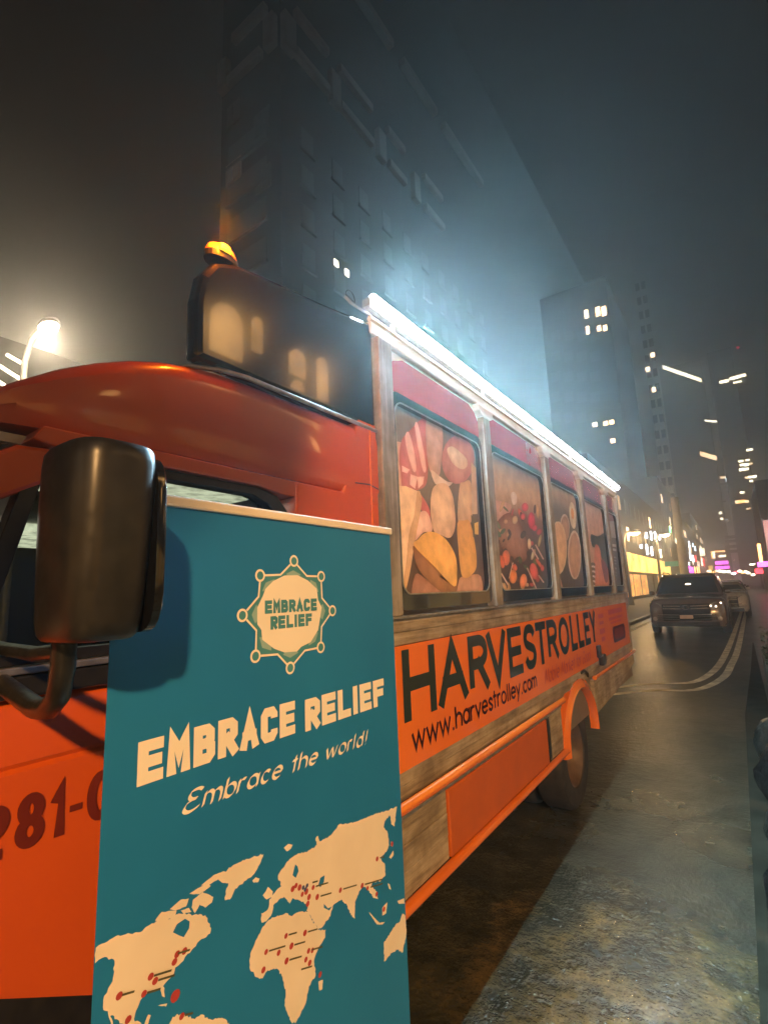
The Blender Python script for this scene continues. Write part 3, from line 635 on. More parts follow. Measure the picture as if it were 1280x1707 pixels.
# over cab section: glossy black upper fairing
def xz(y):   # plan outline of the fairing front corner
    return -1.15
fp = [(YF+.004, 2.376), (YF+.004, 2.86), (1.30, 2.80), (1.0, 2.755), (.90, 2.735), (.83, 2.70), (.79, 2.64), (.775, 2.56), (.775, 2.376)]
MB().prism_x(fp, -1.215, -1.150).build('side_fairing', black_g, bus, bevel=.018)
MB().tube([(-1.148, YF, 2.372), (-1.148, .95, 2.372), (-1.165, .86, 2.372), (-1.21, .79, 2.372), (-1.30, .765, 2.372)], .008, 8).build('fairing_bead', alu, bus, smooth=60)
am = MB().lathe([(0, .040), (.022, .038), (.040, .026), (.047, .008), (.047, 0)], (-1.185, .875, 2.752), 'z', 20, sc=(.7, 1.15)).build('clearance_lamp', amber, bus, smooth=50)
MB().lathe([(0, .012), (.018, .006), (.020, -.012), (0, -.014)], (-1.150, .865, 2.766), 'z', 12, sc=(.4, 1)).build('bulb', amber_core, am)
MB().lathe([(.050, .001), (.050, -.02), (0, -.02)], (-1.185, .875, 2.752), 'z', 20, sc=(.7, 1.15)).build('lamp_base', black_p, am)
ld = bpy.data.lights.new('amber_glow', 'POINT'); ld.energy = 12; ld.color = (1, .20, .01); ld.shadow_soft_size = .02
lo = bpy.data.objects.new('amber_glow', ld); COL.objects.link(lo); lo.parent = am; lo.location = (-1.12, .84, 2.80)
# orange cab cap (over the windscreen)
def capsec(y):
    t = min(max((.95-y)/.80, 0), 1)
    e = t*t
    zt = 2.372 - .40*e**1.15 + (.0 if t < .001 else 0)
    xo = -1.150 - .16*e*e
    rec = min(max((1.26-y)/.14, 0), 1)
    zb = 2.085
    return zt, xo, zb, rec
secs = []
ys = [YF+.004, 1.5, 1.4, 1.30, 1.26, 1.22, 1.18, 1.15, 1.1, 1.0, .9, .8, .7, .62, .54, .46, .38, .30, .24, .19, .16]
for y in ys:
    zt, xo, zb, rec = capsec(y); q = rec*.010; sec = []
    hh = zt-zb
    sec.append((xo-.10*rec-.02, y, zb-.0))
    sec.append((xo-q-.012, y, zb+.004)); sec.append((xo-q*.9, y, zb+.03)); sec.append((xo-q*.5, y, zb+hh*.45)); sec.append((xo-q*.1, y, zb+hh*.78)); sec.append((xo-.004, y, zt-.035)); sec.append((xo-.02, y, zt-.012)); sec.append((xo-.05, y, zt))
    for s_ in (.12, .35, .65, .88):
        xm = xo-.05+(-4.45-2*(xo-.05))*s_; sec.append((xm, y, zt+.06*math.sin(PI*s_)))
    xl = -4.45-xo
    sec += [(xl+.05, y, zt), (xl, y, zt-.04), (xl+.02, y, zb+.03), (xl+.05, y, zb)]
    secs.append(sec)
# nose closes down
zt, xo, zb, rec = capsec(.16)
secs.append([(min(max(p_[0], -3.1), -1.35), .12, (p_[2]+2.02)/2) for p_ in secs[-1]])
MB().loft(secs).build('cab_cap', orange, bus, smooth=42)
# flat front section of the body side, ahead of the corner post, under the cap
mb = MB().prism_x([(YF+.003, .60), (YF+.003, 2.40), (1.50, 2.40), (1.40, 2.084), (1.155, 2.084), (1.155, .60)], -1.30, -1.151)
mb.build('front_side_panel', orange, bus, bevel=.008)
MB().tube([(-1.1505, YF, 2.125), (-1.150, 1.56, 2.135), (-1.151, 1.47, 2.128)], .003, 6).build('panel_seam', black_p, bus)
MB().tube([(-1.149, 1.575, 2.39), (-1.149, 1.57, 2.2), (-1.149, 1.575, 1.62)], .003, 6).build('panel_edge', orange_d, bus)
# header above the door window
mb = MB().prism_x([(1.10, 2.03), (1.24, 2.03), (1.24, 2.083), (.42, 2.083), (.40, 2.05), (.44, 2.043), (1.0, 2.043)], -1.30, -1.156); mb.build('door_header', orange, bus, bevel=.004)
# door
dsec = []
for y in (-.55, -.3, 0, .3, .38, .5, .7, .9, 1.118):
    zd = max(.76, min(1.04, 1.02-.55*(y-.41)))
    dsec.append([(-1.30, y, zd), (-1.185, y, zd), (-1.165, y, zd+.005), (-1.158, y, zd+.025), (-1.155, y, 1.20), (-1.158, y, 1.395), (-1.166, y, 1.403), (-1.160, y, 1.412), (-1.172, y, 1.50), (-1.19, y, 1.528), (-1.30, y, 1.528)])
door = MB().loft(dsec).build('cab_door', orange, bus, smooth=40)
box('running_board', -1.30, -1.172, -.55, 1.12, .58, 1.04, black_p, bus, bevel=.02)
pen = Pen(-1.1535)
pen.glyph(CAPS['2'], .335, .412, 1.255, 1.352, .0095); pen.glyph(CAPS['8'], .420, .470, 1.257, 1.354, .0095); pen.glyph(CAPS['1'], .480, .510, 1.258, 1.355, .0095)
pen.glyph([[(0, .5), (1, .5)]], .513, .537, 1.29, 1.312, .006); pen.glyph(CAPS['0'], .545, .60, 1.26, 1.357, .0095)
pen.build('door_lettering', mottled('worn_door_lettering', (.12, .014, .004), (.15, .02, .005), 6, rough=.4), door)
box('belt_strip', -1.30, -1.160, -.5, 1.12, 1.530, 1.574, black_p, bus, bevel=.006)
box('belt_moulding', -1.22, -1.152, -.5, 1.10, 1.576, 1.590, alu, bus, bevel=.003)
# door window frame and glass
fo = [(.30, 1.592), (1.15, 1.592), (1.15, 1.93), (1.135, 1.98), (1.09, 2.025), (1.02, 2.042), (.46, 2.042), (.40, 1.98)]
fi = [(.345, 1.615), (1.11, 1.615), (1.11, 1.91), (1.095, 1.955), (1.05, 1.995), (.99, 2.016), (.475, 2.018), (.43, 1.97)]
fr_ = MB().ring_x(fo, fi, -1.215, -1.170).build('door_window_frame', black_p, bus, smooth=30, bevel=.003)
MB().prism_x(fi, -1.205, -1.201).build('window_glass', glass, fr_)
# A pillar, windscreen, bonnet
def slant(y): return 1.592+(y+.28)*(.41/.68)
mb = MB().prism_x([(-.28, 1.592), (-.20, 1.592), (.46, 1.975), (.46, 2.04), (.38, 2.035)], -1.26, -1.166); mb.build('windscreen_pillar', orange, bus, bevel=.01)
mb = MB().prism_x([(-.36, 1.592), (-.285, 1.592), (.37, 2.035), (.30, 2.03)], -1.25, -1.175); mb.build('windscreen_seal', black_p, bus, bevel=.004)
MB().add([(-1.24, -.30, 1.60), (-1.24, .34, 2.03), (-3.2, .34, 2.03), (-3.2, -.30, 1.60)], [(0, 1, 2, 3)]).build('windscreen', glass, bus)
mb = MB().loft([[(-1.19-.1*t, y, .62), (-1.16-.12*t, y, .95), (-1.17-.14*t, y, 1.30-.12*t), (-1.28-.14*t, y, 1.52-.22*t), (-2.2, y, 1.58-.2*t), (-3.15+.14*t, y, 1.52-.22*t), (-3.28+.12*t, y, 1.30), (-3.28+.1*t, y, .62)] for y, t in ((-.551, 0), (-.9, .15), (-1.3, .45), (-1.5, 1.0))])
mb.build('bonnet', orange, bus, smooth=45)
box('dashboard', -3.1, -1.3, -.25, .15, 1.2, 1.56, black_p, bus, bevel=.03)
box('cab_ceiling', -3.1, -1.22, .2, 1.6, 2.05, 2.07, seat_m, bus)
box('cab_rear_wall', -3.1, -1.31, 1.56, 1.60, .9, 2.03, seat_m, bus)
for xx in (-1.75, -2.6):
    s1 = MB().box(xx-.23, xx+.23, .75, 1.2, 1.0, 1.2).build('seat', black_p, bus, bevel=.04); MB().box(xx-.22, xx+.22, 1.14, 1.28, 1.2, 1.78).build('seat_back', black_p, s1, bevel=.05)
MB().box(-3.0, -2.35, .30, 1.45, 2.015, 2.048).build('interior_lamp', cab_light, bus)
MB().box(-1.62, -1.225, .50, 1.10, 2.036, 2.048).build('interior_lamp', cab_light, bus)
# mirror
mir = empty('wing_mirror', '', ''); del mir['label']; del mir['category']; mir.parent = bus
mc = atd(157, 905, .72)
def sup(a, b_, n_, k=20):
    r = []
    for i in range(k):
        t = 2*PI*i/k; c, s_ = math.cos(t), math.sin(t)
        r.append((a*abs(c)**(2/n_)*(1 if c >= 0 else -1), b_*abs(s_)**(2/n_)*(1 if s_ >= 0 else -1)))
    return r
secs = []; Hh = .137
for z, s_, tx in ((-1, .74, 0), (-.985, .84, 0), (-.93, .93, 0), (-.8, .97, 0), (-.4, .99, 0), (0, 1.0, 0), (.4, 1.0, 0), (.8, .98, 0), (.93, .95, 0), (.985, .88, 0), (1, .76, 0)):
    shx = .055*(z)*.35
    secs.append([(mc.x+px*s_*(1+.06*z)+shx*.25, mc.y+py*s_*(1+.06*z)+.0, mc.z+z*Hh) for px, py in sup(.080, .058, 3.4, 28)])
mh = MB().loft(secs).build('mirror_housing', black_p, mir, smooth=40)
mb = MB(); mb.loft([[(mc.x+px*s_, mc.y+.050+dy_, mc.z+pz*s_) for px, pz in sup(.079, .131, 5, 24)] for dy_, s_ in ((0, 1.0), (.012, 1.0), (.015, .97))]); mb.build('mirror_rim', black_g, mir, smooth=40)
mb = MB(); mb.add([(mc.x+px*.93, mc.y+.0655, mc.z+pz*.95) for px, pz in sup(.079, .131, 5, 24)], [tuple(range(24))]); mb.build('mirror_glass', chrome, mir)
armp = [atd(a, b_, d_) for a, b_, d_ in ((108, 1068, .72), (106, 1110, .72), (98, 1160, .735), (82, 1182, .76), (60, 1180, .80), (35, 1162, .86), (0, 1135, .95), (-50, 1100, 1.03))]
MB().tube(armp, .0165, 12).build('mirror_arm', black_p, mir, smooth=60)
armp2 = [atd(a, b_, d_) for a, b_, d_ in ((108, 1085, .725), (60, 1090, .80), (10, 1082, .92), (-40, 1070, 1.02))]
MB().tube(armp2, .012, 10).build('mirror_arm', black_p, mir, smooth=60)
MB().box(-1.20, -1.12, .12, .34, 1.56, 1.68).build('mirror_bracket', black_p, mir, bevel=.02)

# roof light strip
LY0, LY1 = 1.60, 7.0
bar = MB().box(-1.185, -1.140, LY0, LY1, 2.935, 2.972).build('light_strip', alu, bus, bevel=.004)
MB().tube([(-1.137, LY0+.01, 2.958), (-1.137, LY1-.01, 2.958)], .026, 12).build("diffuser", led, bar, smooth=60)
for i in range(6):
    y = LY0+.2+i*(LY1-LY0-.4)/5; MB().box(-1.178, -1.160, y-.015, y+.015, 2.858, 2.936).build('strip_bracket', alu, bar)
MB().tube([(-1.16, LY0+.02, 2.90), (-1.19, 1.53, 2.925), (-1.20, 1.50, 2.945)], .006, 8).build('strip_end_arm', alu, bar)
MB().tube([(-1.20, 1.56, 2.95)]+[(-1.20-.0, 1.54-.03*math.cos(t), 2.96+.03*math.sin(t)) for t in [PI*i/8 for i in range(0, 17)]], .0025, 6).build('strip_wire', black_p, bar)
BAR_W = (1.0, .42, .16, .08, .05)
for i in range(5):
    for nm, ang, wgt in (('strip_light', -84, .75), ('strip_uplight', -150, .25)):
        ld = bpy.data.lights.new(nm, 'AREA'); ld.shape = 'RECTANGLE'; seg = (LY1-LY0)/5
        ld.size = .004; ld.size_y = seg*.98; ld.energy = BAR_POWER*BAR_W[i]*wgt; ld.color = (.42, .76, .96)
        lo = bpy.data.objects.new(nm, ld); COL.objects.link(lo); lo.parent = bar
        lo.location = (-1.106, LY0+seg*(i+.5), 2.958) if ang == -84 else (-1.137, LY0+seg*(i+.5), 2.990); lo.rotation_euler = (0, math.radians(ang), 0)

#==BANNER
# ------------------------------------------------------------------ roll-up banner
BX = -.88; BY0, BY1, BTOP = .440, 1.292, 1.905
ban = empty('roll_up_banner', 'teal roll-up banner with cream emblem and world map standing beside the bus', 'banner', loc=(0, 0, 0))
sheet = MB().box(BX-.0012, BX, BY0, BY1, .09, BTOP-.018).build('banner_sheet', teal, ban)
box('top_rail', BX-.012, BX+.008, BY0-.004, BY1+.004, BTOP-.020, BTOP+.002, rail_m, ban, bevel=.004)
box('base_case', BX-.09, BX+.07, BY0-.02, BY1+.02, 0.02, .10, alu, ban, bevel=.02)
for yy in (BY0+.1, BY1-.1): MB().box(BX-.19, BX+.19, yy-.03, yy+.03, .0, .02).build('foot', alu, ban, bevel=.004)
MB().tube([(BX-.03, (BY0+BY1)/2, .1), (BX-.03, (BY0+BY1)/2, BTOP-.02)], .009, 8).build('support_pole', alu, ban)
def onb(px, py): q = onx(px, py, BX); return (q.y, q.z)
zl = zz((380, 900, 580, 1150), 1280); zh = zz((200, 1100, 680, 1380), 1280); zm = zz((120, 1300, 700, 1707), 1280)
LX = BX+.0006
pen = Pen(LX)
nodes = [(700, 225), (990, 390), (1110, 755), (985, 1145), (660, 1365), (290, 1240), (150, 805), (340, 380)]
dents = [(840, 385), (1000, 620), (995, 925), (815, 1180), (525, 1220), (297, 965), (320, 605), (560, 372)]
N = [onb(*zl(*q)) for q in nodes]; D = [onb(*zl(*q)) for q in dents]
cy_ = sum(q[0] for q in N)/8; cz_ = sum(q[1] for q in N)/8
inner = [onb(*zl(*q)) for q in [(480, 440), (600, 380), (740, 376), (850, 432), (945, 520), (960, 640), (998, 720), (970, 900), (960, 960), (880, 1090), (780, 1140), (735, 1190), (600, 1200), (490, 1160), (365, 1065), (355, 960), (312, 900), (312, 720), (370, 600), (400, 520)]]
starpts = []
for i in range(8): starpts += [N[i], D[i]]
pen.poly([(cy_+(q[0]-cy_)*.97, cz_+(q[1]-cz_)*.97) for q in starpts], -.0003, 2)
for i in range(8):
    n_ = N[i]; d0 = D[i-1]; d1 = D[i]
    lerp = lambda a, b_, t: (a[0]+(b_[0]-a[0])*t, a[1]+(b_[1]-a[1])*t)
    ce = (cy_, cz_)
    pen.poly([lerp(n_, ce, .18), lerp(lerp(n_, d1, .62), ce, .10), lerp(n_, ce, .42), lerp(lerp(n_, d0, .62), ce, .10)], -.0001, 1)
pen.poly(inner, .0003, 0)
for i in range(8):
    a = N[i]; b1 = D[i]; c1 = N[(i+1) % 8]
    def short(p_, q_, r): d = Vector(q_)-Vector(p_); return tuple(Vector(p_)+d.normalized()*r)
    pen.stroke([short(a, b1, .0145), b1, short(c1, b1, .0145)], .0024, 0)
    pen.stroke([a, lerp(a, b1, .02)], .0001, 0)
for q in N: pen.disc(q[0], q[1], .0145, .0010, 0); pen.disc(q[0], q[1], .0095, .0014, 3)
pen.build('emblem', [cream, teal3, teal2, teal2], sheet)
pen = Pen(LX+.0008)
def spread(text, y0, y1, gap, narrow=('I',), nw=.42):
    u = [nw if c in narrow else 1.0 for c in text]; tot = sum(u)+gap*(len(text)-1); k = (y1-y0)/tot; out = []; y = y0
    for w_ in u: out.append((y, y+w_*k)); y += (w_+gap)*k
    return out
pen.caps('EMBRACE', spread('EMBRACE', .779, .948, .13), 1.6685, 1.698, .0041, block=True)
pen.caps('RELIEF', spread('RELIEF', .794, .930, .16), 1.6325, 1.662, .0041, block=True)
pen.build('emblem_lettering', teal2, sheet)
pen = Pen(LX)
A = onb(*zh(70, 530)); A2 = onb(*zh(85, 345)); B2_ = onb(*zh(775, 190)); Bb = onb(*zh(775, 335)); C1 = onb(*zh(820, 310)); C2 = onb(*zh(820, 180)); D1 = onb(*zh(1165, 215)); D2 = onb(*zh(1170, 97))
zb, zt = (A[1]+Bb[1])/2-.001, (A2[1]+B2_[1])/2-.002
pen.caps('EMBRACE', spread('EMBRACE', A2[0]-.001, Bb[0]+.001, .13), 1.394, 1.466, .0098, block=True)
pen.caps('RELIEF', spread('RELIEF', C1[0], D2[0]-.001, .15), 1.389, 1.461, .0098, block=True)
pen.build('heading', cream, sheet)
pen = Pen(LX)
pen.low('Embrace the world!', .588, 1.135, 1.322, .0225, .0042, shear=.32, nib=(.80, .60), gap=.36)
for i_, v_ in enumerate(pen.mb.v): pen.mb.v[i_] = (v_[0], v_[1], v_[2]-.018*max(0, (v_[1]-.588)/.547))
pen.build('tagline', cream, sheet)
# world map
def B_(pts): return [(min(max(y_, BY0+.001), BY1-.001), z_) for y_, z_ in (onb(*zm(*q)) for q in pts)]
def rough_poly(pts, amp, seed):
    rnd = random.Random(seed); out = []
    for i in range(len(pts)):
        a = Vector(pts[i]); c = Vector(pts[(i+1) % len(pts)]); L = (c-a).length; k = max(1, int(L/.004)); nrm = Vector((-(c-a).y, (c-a).x)).normalized() if L > 1e-6 else Vector((0, 0))
        out.append(tuple(a))
        for j in range(1, k): out.append(tuple(a+(c-a)*(j/k)+nrm*rnd.uniform(-amp, amp)))
    return out
LAND = [
 [(38, 655), (75, 625), (160, 575), (250, 560), (310, 520), (350, 512), (400, 492), (450, 495), (490, 497), (512, 545), (508, 565), (470, 590), (455, 612), (425, 640), (410, 665), (380, 690), (375, 712), (345, 745), (335, 758), (341, 800), (331, 795), (325, 772), (290, 775), (252, 810), (235, 850), (228, 880), (260, 905), (300, 930), (310, 960), (250, 930), (190, 905), (165, 880), (133, 862), (114, 835), (118, 795), (150, 740), (157, 680), (146, 657), (110, 655), (80, 678), (38, 687)],
 [(133, 862), (140, 862), (155, 905), (148, 908)],
 [(305, 518), (330, 485), (385, 480), (380, 500), (340, 518)], [(360, 475), (400, 440), (430, 435), (420, 465), (380, 480)], [(445, 440), (480, 412), (520, 430), (515, 450), (490, 470), (470, 458), (452, 490), (440, 470)],
 [(430, 420), (470, 395), (500, 380), (510, 390), (470, 420)], [(475, 388), (520, 350), (560, 335), (570, 345), (530, 370), (500, 387)], [(400, 480), (430, 470), (440, 485), (410, 492)],
 [(530, 362), (590, 315), (640, 290), (705, 272), (690, 310), (670, 345), (640, 370), (600, 400), (580, 440), (562, 443), (565, 410), (575, 380), (545, 372)],
 [(663, 370), (675, 358), (690, 362), (685, 375), (668, 378)], [(778, 250), (795, 235), (812, 238), (805, 252), (790, 263)], [(700, 425), (712, 410), (720, 393), (738, 410), (735, 430), (715, 440)],
 [(757, 350), (790, 300), (830, 270), (860, 265), (900, 240), (895, 215), (905, 205), (910, 225), (950, 205), (980, 165), (1040, 155), (1100, 130), (1150, 115), (1195, 98), (1190, 125), (1185, 170), (1175, 165), (1168, 130), (1150, 150), (1145, 175), (1160, 195), (1165, 240), (1155, 265), (1130, 285), (1150, 310), (1152, 350), (1130, 375), (1105, 375), (1100, 390), (1120, 410), (1125, 440), (1110, 435), (1085, 400), (1070, 390), (1055, 410), (1040, 450), (1040, 510), (1030, 505), (1010, 460), (990, 440), (960, 460), (958, 466), (950, 500), (915, 545), (905, 548), (880, 510), (862, 480), (868, 460), (830, 440), (810, 435), (800, 455), (780, 430), (760, 440), (740, 460), (735, 490), (715, 520), (697, 525), (695, 490), (720, 475), (725, 440), (745, 415), (770, 390), (757, 360)],
 [(700, 540), (735, 505), (790, 490), (810, 500), (830, 487), (868, 485), (885, 520), (905, 552), (932, 550), (930, 580), (905, 620), (890, 660), (895, 720), (870, 760), (862, 810), (840, 860), (820, 895), (805, 890), (780, 830), (785, 780), (770, 720), (755, 695), (720, 700), (700, 730), (675, 725), (652, 690), (655, 640), (675, 590)],
 [(905, 740), (922, 735), (920, 770), (908, 775)], [(1145, 600), (1175, 555), (1190, 530), (1205, 520), (1215, 490), (1225, 500), (1232, 560), (1215, 635), (1195, 625), (1170, 640), (1148, 670)],
 [(1092, 485), (1105, 500), (1130, 525), (1150, 522), (1140, 532), (1120, 532), (1095, 495)], [(1140, 470), (1158, 450), (1155, 490), (1140, 500)], [(1195, 445), (1220, 435), (1222, 455), (1200, 455)], [(1165, 285), (1180, 260), (1182, 275), (1172, 290)], [(1160, 380), (1168, 385), (1172, 405), (1165, 400)], [(1172, 225), (1180, 232), (1178, 245), (1170, 242)],
 [(340, 920), (355, 898), (370, 870), (400, 860), (450, 880), (480, 862), (500, 880), (562, 878), (600, 930), (560, 1010), (490, 1090), (430, 1160), (400, 1150), (400, 1040), (360, 960)],
 [(315, 830), (350, 822), (345, 833)], [(262, 905), (280, 862), (290, 865), (275, 905)]]
pen = Pen(LX)
for i, q in enumerate(LAND): pen.poly(rough_poly(B_(q), .0019 if len(q) > 8 else .0006, i), .00002*i)
for q in ([(370, 560), (385, 530), (415, 510), (432, 520), (430, 545), (410, 578), (395, 572)], [(905, 385), (912, 360), (928, 350), (925, 375), (912, 395)], [(810, 350), (820, 310), (828, 318), (832, 335), (822, 360)], [(925, 455), (940, 472), (955, 465), (945, 480), (925, 470)]):
    pen.poly(B_(q), .0007, 1)
pen.build('world_map', [cream_map, teal], sheet)
pins = [(810, 400), (822, 388), (845, 420), (870, 430), (885, 395), (900, 430), (865, 455), (835, 395), (860, 410), (985, 405), (1065, 388), (1085, 398), (1120, 290), (1118, 420), (1145, 475), (785, 573), (855, 562), (805, 610), (712, 632), (758, 635), (702, 698), (787, 665), (868, 628), (882, 626), (858, 660), (872, 672), (910, 715), (385, 640), (375, 668), (412, 628), (288, 722), (304, 738), (263, 785), (172, 793), (378, 793), (205, 880), (1175, 235), (402, 868)]
pen = Pen(LX+.0012)
for i, (a, c) in enumerate(pins):
    q = onb(*zm(a, c)); r = .0058 if a != 378 else .0085
    pp = Pen(LX+.0012); pp.disc(q[0], q[1], r*random.uniform(.85, 1.1), .00001*i, 0, 10); pp.build('map_pin', pin_red, sheet)
for a, c, L in ((785, 573, 40), (855, 562, 45), (805, 610, 50), (712, 632, 70), (787, 665, 55), (868, 628, 50), (172, 793, 55), (263, 785, 60), (288, 722, 75), (304, 738, 70), (375, 640, 55), (870, 380, 30), (900, 430, 50), (885, 395, 55), (985, 405, 60), (1065, 388, 75), (1085, 398, 55), (1120, 290, 25), (830, 700, 50), (402, 868, 40)):
    p0 = onb(*zm(a+10, c-4)); p1 = onb(*zm(a+L, c-L*.32)); pen.stroke([p0, p1], .0016, 1)
for a, c in ((848, 395), (862, 388), (855, 402)): q = onb(*zm(a, c)); pen.disc(q[0], q[1], .0045, .0006, 2, 8)
pen.build('map_labels', [pin_red, pin_line, pin_blue], sheet)['kind'] = 'stuff'

#==FAR
# ------------------------------------------------------------------ street lamps
def cobra_lamp(px, py, x, label, lens, zh_=None, arm=1.4, group='street lamps along the road', power=0, col=(1, .8, .55), s=1.0, side=-1):
    p_ = onx(px, py, x) if x is not None else px
    return lamp_at(p_, label, lens, arm, group, power, col, s, side)
def lamp_at(p_, label, lens, arm, group, power, col, s, side):
    e = empty('street_lamp', label, 'street lamp', group, (p_.x+side*arm, p_.y, 0)); o = -Vector(e.location)
    def loc(v): return tuple(Vector(v)+o)
    bx_ = p_.x+side*arm
    MB().tube([loc((bx_, p_.y, 0)), loc((bx_, p_.y, p_.z*.5)), loc((bx_, p_.y, p_.z-.35*s)), loc((bx_-side*.25*arm, p_.y, p_.z+.05*s)), loc((bx_-side*.8*arm, p_.y, p_.z+.14*s))], [.09*s, .075*s, .06*s, .05*s, .045*s], 10).build('pole', pole_m, e, smooth=60)
    MB().tube([loc((bx_, p_.y, 0)), loc((bx_, p_.y, .5*s))], [.17*s, .12*s], 10).build('base', pole_m, e, smooth=60)
    q = loc((p_.x, p_.y, p_.z))
    MB().lathe([(0, .16*s), (.10*s, .15*s), (.19*s, .10*s), (.22*s, .03*s), (.21*s, 0)], q, 'z', 18, sc=(1.5, .75)).build('lamp_head', skin_lit, e, smooth=50)
    MB().lathe([(.205*s, .002), (.18*s, -.07*s), (.10*s, -.12*s), (0, -.135*s)], q, 'z', 18, sc=(1.4, .7)).build('lens', lens, e, smooth=60)
    if power:
        ld = bpy.data.lights.new('lamp_bulb', 'POINT'); ld.energy = power; ld.color = col; ld.shadow_soft_size = .10
        lo = bpy.data.objects.new('lamp_bulb', ld); COL.objects.link(lo); lo.parent = e; lo.location = (q[0], q[1], q[2]-.26*s)
    return e
lamp_at(atd(82, 546, 11.0), 'near street lamp with a glowing white bowl beyond the bus bonnet', lampglow, 1.2, 'street lamps along the road', LAMPL_POWER, (1.0, .80, .55), 1.15, -1)
keyp = Vector((6.3, -5.8, 6.0))
kl = lamp_at(keyp, 'street lamp on our side of the road, behind the camera', lampfar, 1.4, 'street lamps along the road', 0, (1.0, .60, .26), 1.2, 1)
ld = bpy.data.lights.new('lamp_beam', 'SPOT'); ld.energy = KEY_POWER; ld.color = (1.0, .54, .20); ld.shadow_soft_size = .20; ld.spot_size = math.radians(100); ld.spot_blend = .35
lo = bpy.data.objects.new('lamp_beam', ld); COL.objects.link(lo); lo.parent = kl; lo.location = keyp-Vector((0, 0, .3))-kl.location
lo.rotation_euler = (Vector((-1.4, 2.0, .2))-keyp).to_track_quat('-Z', 'Y').to_euler()
cobra_lamp(1056, 888, -6.2, 'street lamp with a starry warm head just past the rear of the bus', lampfar, arm=.8, power=700, col=(1, .6, .25), s=1.5)
cobra_lamp(1107, 891, -5.6, 'street lamp with a flat white head left of the pale column', lampwhite, arm=.9, s=1.6, power=900, col=(1, .7, .35))
cobra_lamp(1227, 858, -1.2, 'tall street lamp with orange halo in front of the far dark tower', lampfar, arm=1.2, s=2.0)
cobra_lamp(1222, 934, -1.5, 'small distant street lamp right of the magenta signs', lampwhite, arm=1.2, s=2.2)
cobra_lamp(1253, 940, 2.6, 'small distant street lamp right of the vanishing point', lampwhite, arm=1.0, s=1.6, side=1)

# unseen parasol, added behind the camera to throw shade on the cab cap
um = empty('shade_umbrella', 'tall dark tilted umbrella, unseen, added behind the photographer to shade the cab cap', 'umbrella', loc=(.45, -1.40, 0))
mb = MB().lathe([(0, .22), (.28, .18), (.58, .08), (.86, -.10), (.86, -.13), (.58, .05), (.28, .15), (0, .19)], (0, 0, 0), 'z', 14)
rm_ = Matrix.Rotation(math.radians(40), 4, Vector((.70, .71, 0)).normalized())
mb.v = [tuple(rm_ @ Vector(p)+Vector((0, 0, 3.42))) for p in mb.v]; mb.build('canopy', tent_m, um)
MB().tube([(0, 0, 0), (0, 0, 3.42), tuple(rm_ @ Vector((0, 0, .24))+Vector((0, 0, 3.42)))], .018, 8).build('pole', alu, um)
MB().lathe([(0, .07), (.22, .06), (.25, 0)], (0, 0, 0), 'z', 16).build('base', pole_m, um)

# ------------------------------------------------------------------ buildings
def rectx(mb, x, pts):   # quad on plane x=const from picture points
    mb.add([tuple(onx(a, c, x)) for a, c in pts], [(0, 1, 2, 3)])
# A: big stone tower top left
XT, YT = -33.0, 33.0
tw = empty('stone_tower', 'huge dim stone tower with cornice bands looming above the bus', 'tower', loc=(0, 0, 0))
c0 = ony(468, 60, YT); XT = c0.x
xl = ony(372, 90, YT).x
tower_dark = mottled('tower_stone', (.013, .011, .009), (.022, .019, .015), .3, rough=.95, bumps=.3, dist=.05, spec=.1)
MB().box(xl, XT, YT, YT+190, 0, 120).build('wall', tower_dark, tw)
def band_l(z0, z1, segs, dpt=.8):
    for a, c in segs: box('cornice_band', a, c, YT-dpt, YT-.01, z0, z1, stone_l, tw, bevel=.1)
def band_r(z0, z1, segs, dpt=.8):
    for a, c in segs: box('cornice_band', XT+.01, XT+dpt, a, c, z0, z1, stone_l, tw, bevel=.1)
za = onx(500, 36, XT).z; zb2 = onx(500, 100, XT).z
yb = [onx(a, c, XT).y for a, c in ((488, 24), (542, 82), (561, 108), (614, 158), (640, 190), (668, 225), (700, 262), (730, 300))]
for z in (za, zb2):
    band_r(z-.9, z+.3, [(yb[0], yb[1]), (yb[2], yb[3]), (yb[4], yb[5]), (yb[6], yb[7])])
for yy in (YT+.8, (yb[1]+yb[2])/2, (yb[3]+yb[4])/2, (yb[5]+yb[6])/2):
    box('pilaster', XT+.01, XT+.9, yy-.9, yy+.9, zb2-1.5, zb2+3.2, stone_l, tw, bevel=.1)
xa = [ony(a, 60, YT).x for a in (384, 394, 440, 448)]
band_l(za-.9, za+.3, [(xa[1], xa[3])]); band_l(zb2-.9, zb2+.3, [(xa[0], xa[2])])
for xx in (xl+1.0, XT-1.2): box('pilaster', xx-.8, xx+.8, YT-.9, YT-.01, zb2-1.0, zb2+3.2, stone_l, tw, bevel=.1)
za2 = onx(671, 117, XT).z
band_r(za2-.8, za2+.6, [(yb[3]-4, yb[3]+6), (yb[3]+9, yb[3]+20), (yb[3]+23, yb[3]+40)], 1.2)
def tw_window(px, py, w_, h_, mat=dark_win, face='f'):
    if face == 'f':
        q = ony(px, py, YT); fr2 = MB().box(q.x-w_/2-.25, q.x+w_/2+.25, YT-.18, YT-.01, q.z-h_/2-.25, q.z+h_/2+.25).build('window_frame', stone_l if mat is warmdim else dark_win, tw)
        for s_ in (-1, 1): MB().box(q.x+s_*w_/4-w_/5, q.x+s_*w_/4+w_/5, YT-.24, YT-.181, q.z-h_/2, q.z+h_/2).build('pane', mat, fr2)
warmdim = litglass('dim_window', (.8, .5, .35), .05, 2, .5)
tw_window(391, 288, 2.2, 2.4, warmdim)
for (a, c) in ((440, 300), (392, 190), (438, 205)): tw_window(a, c, 2.0, 2.4)
wmesh = {}
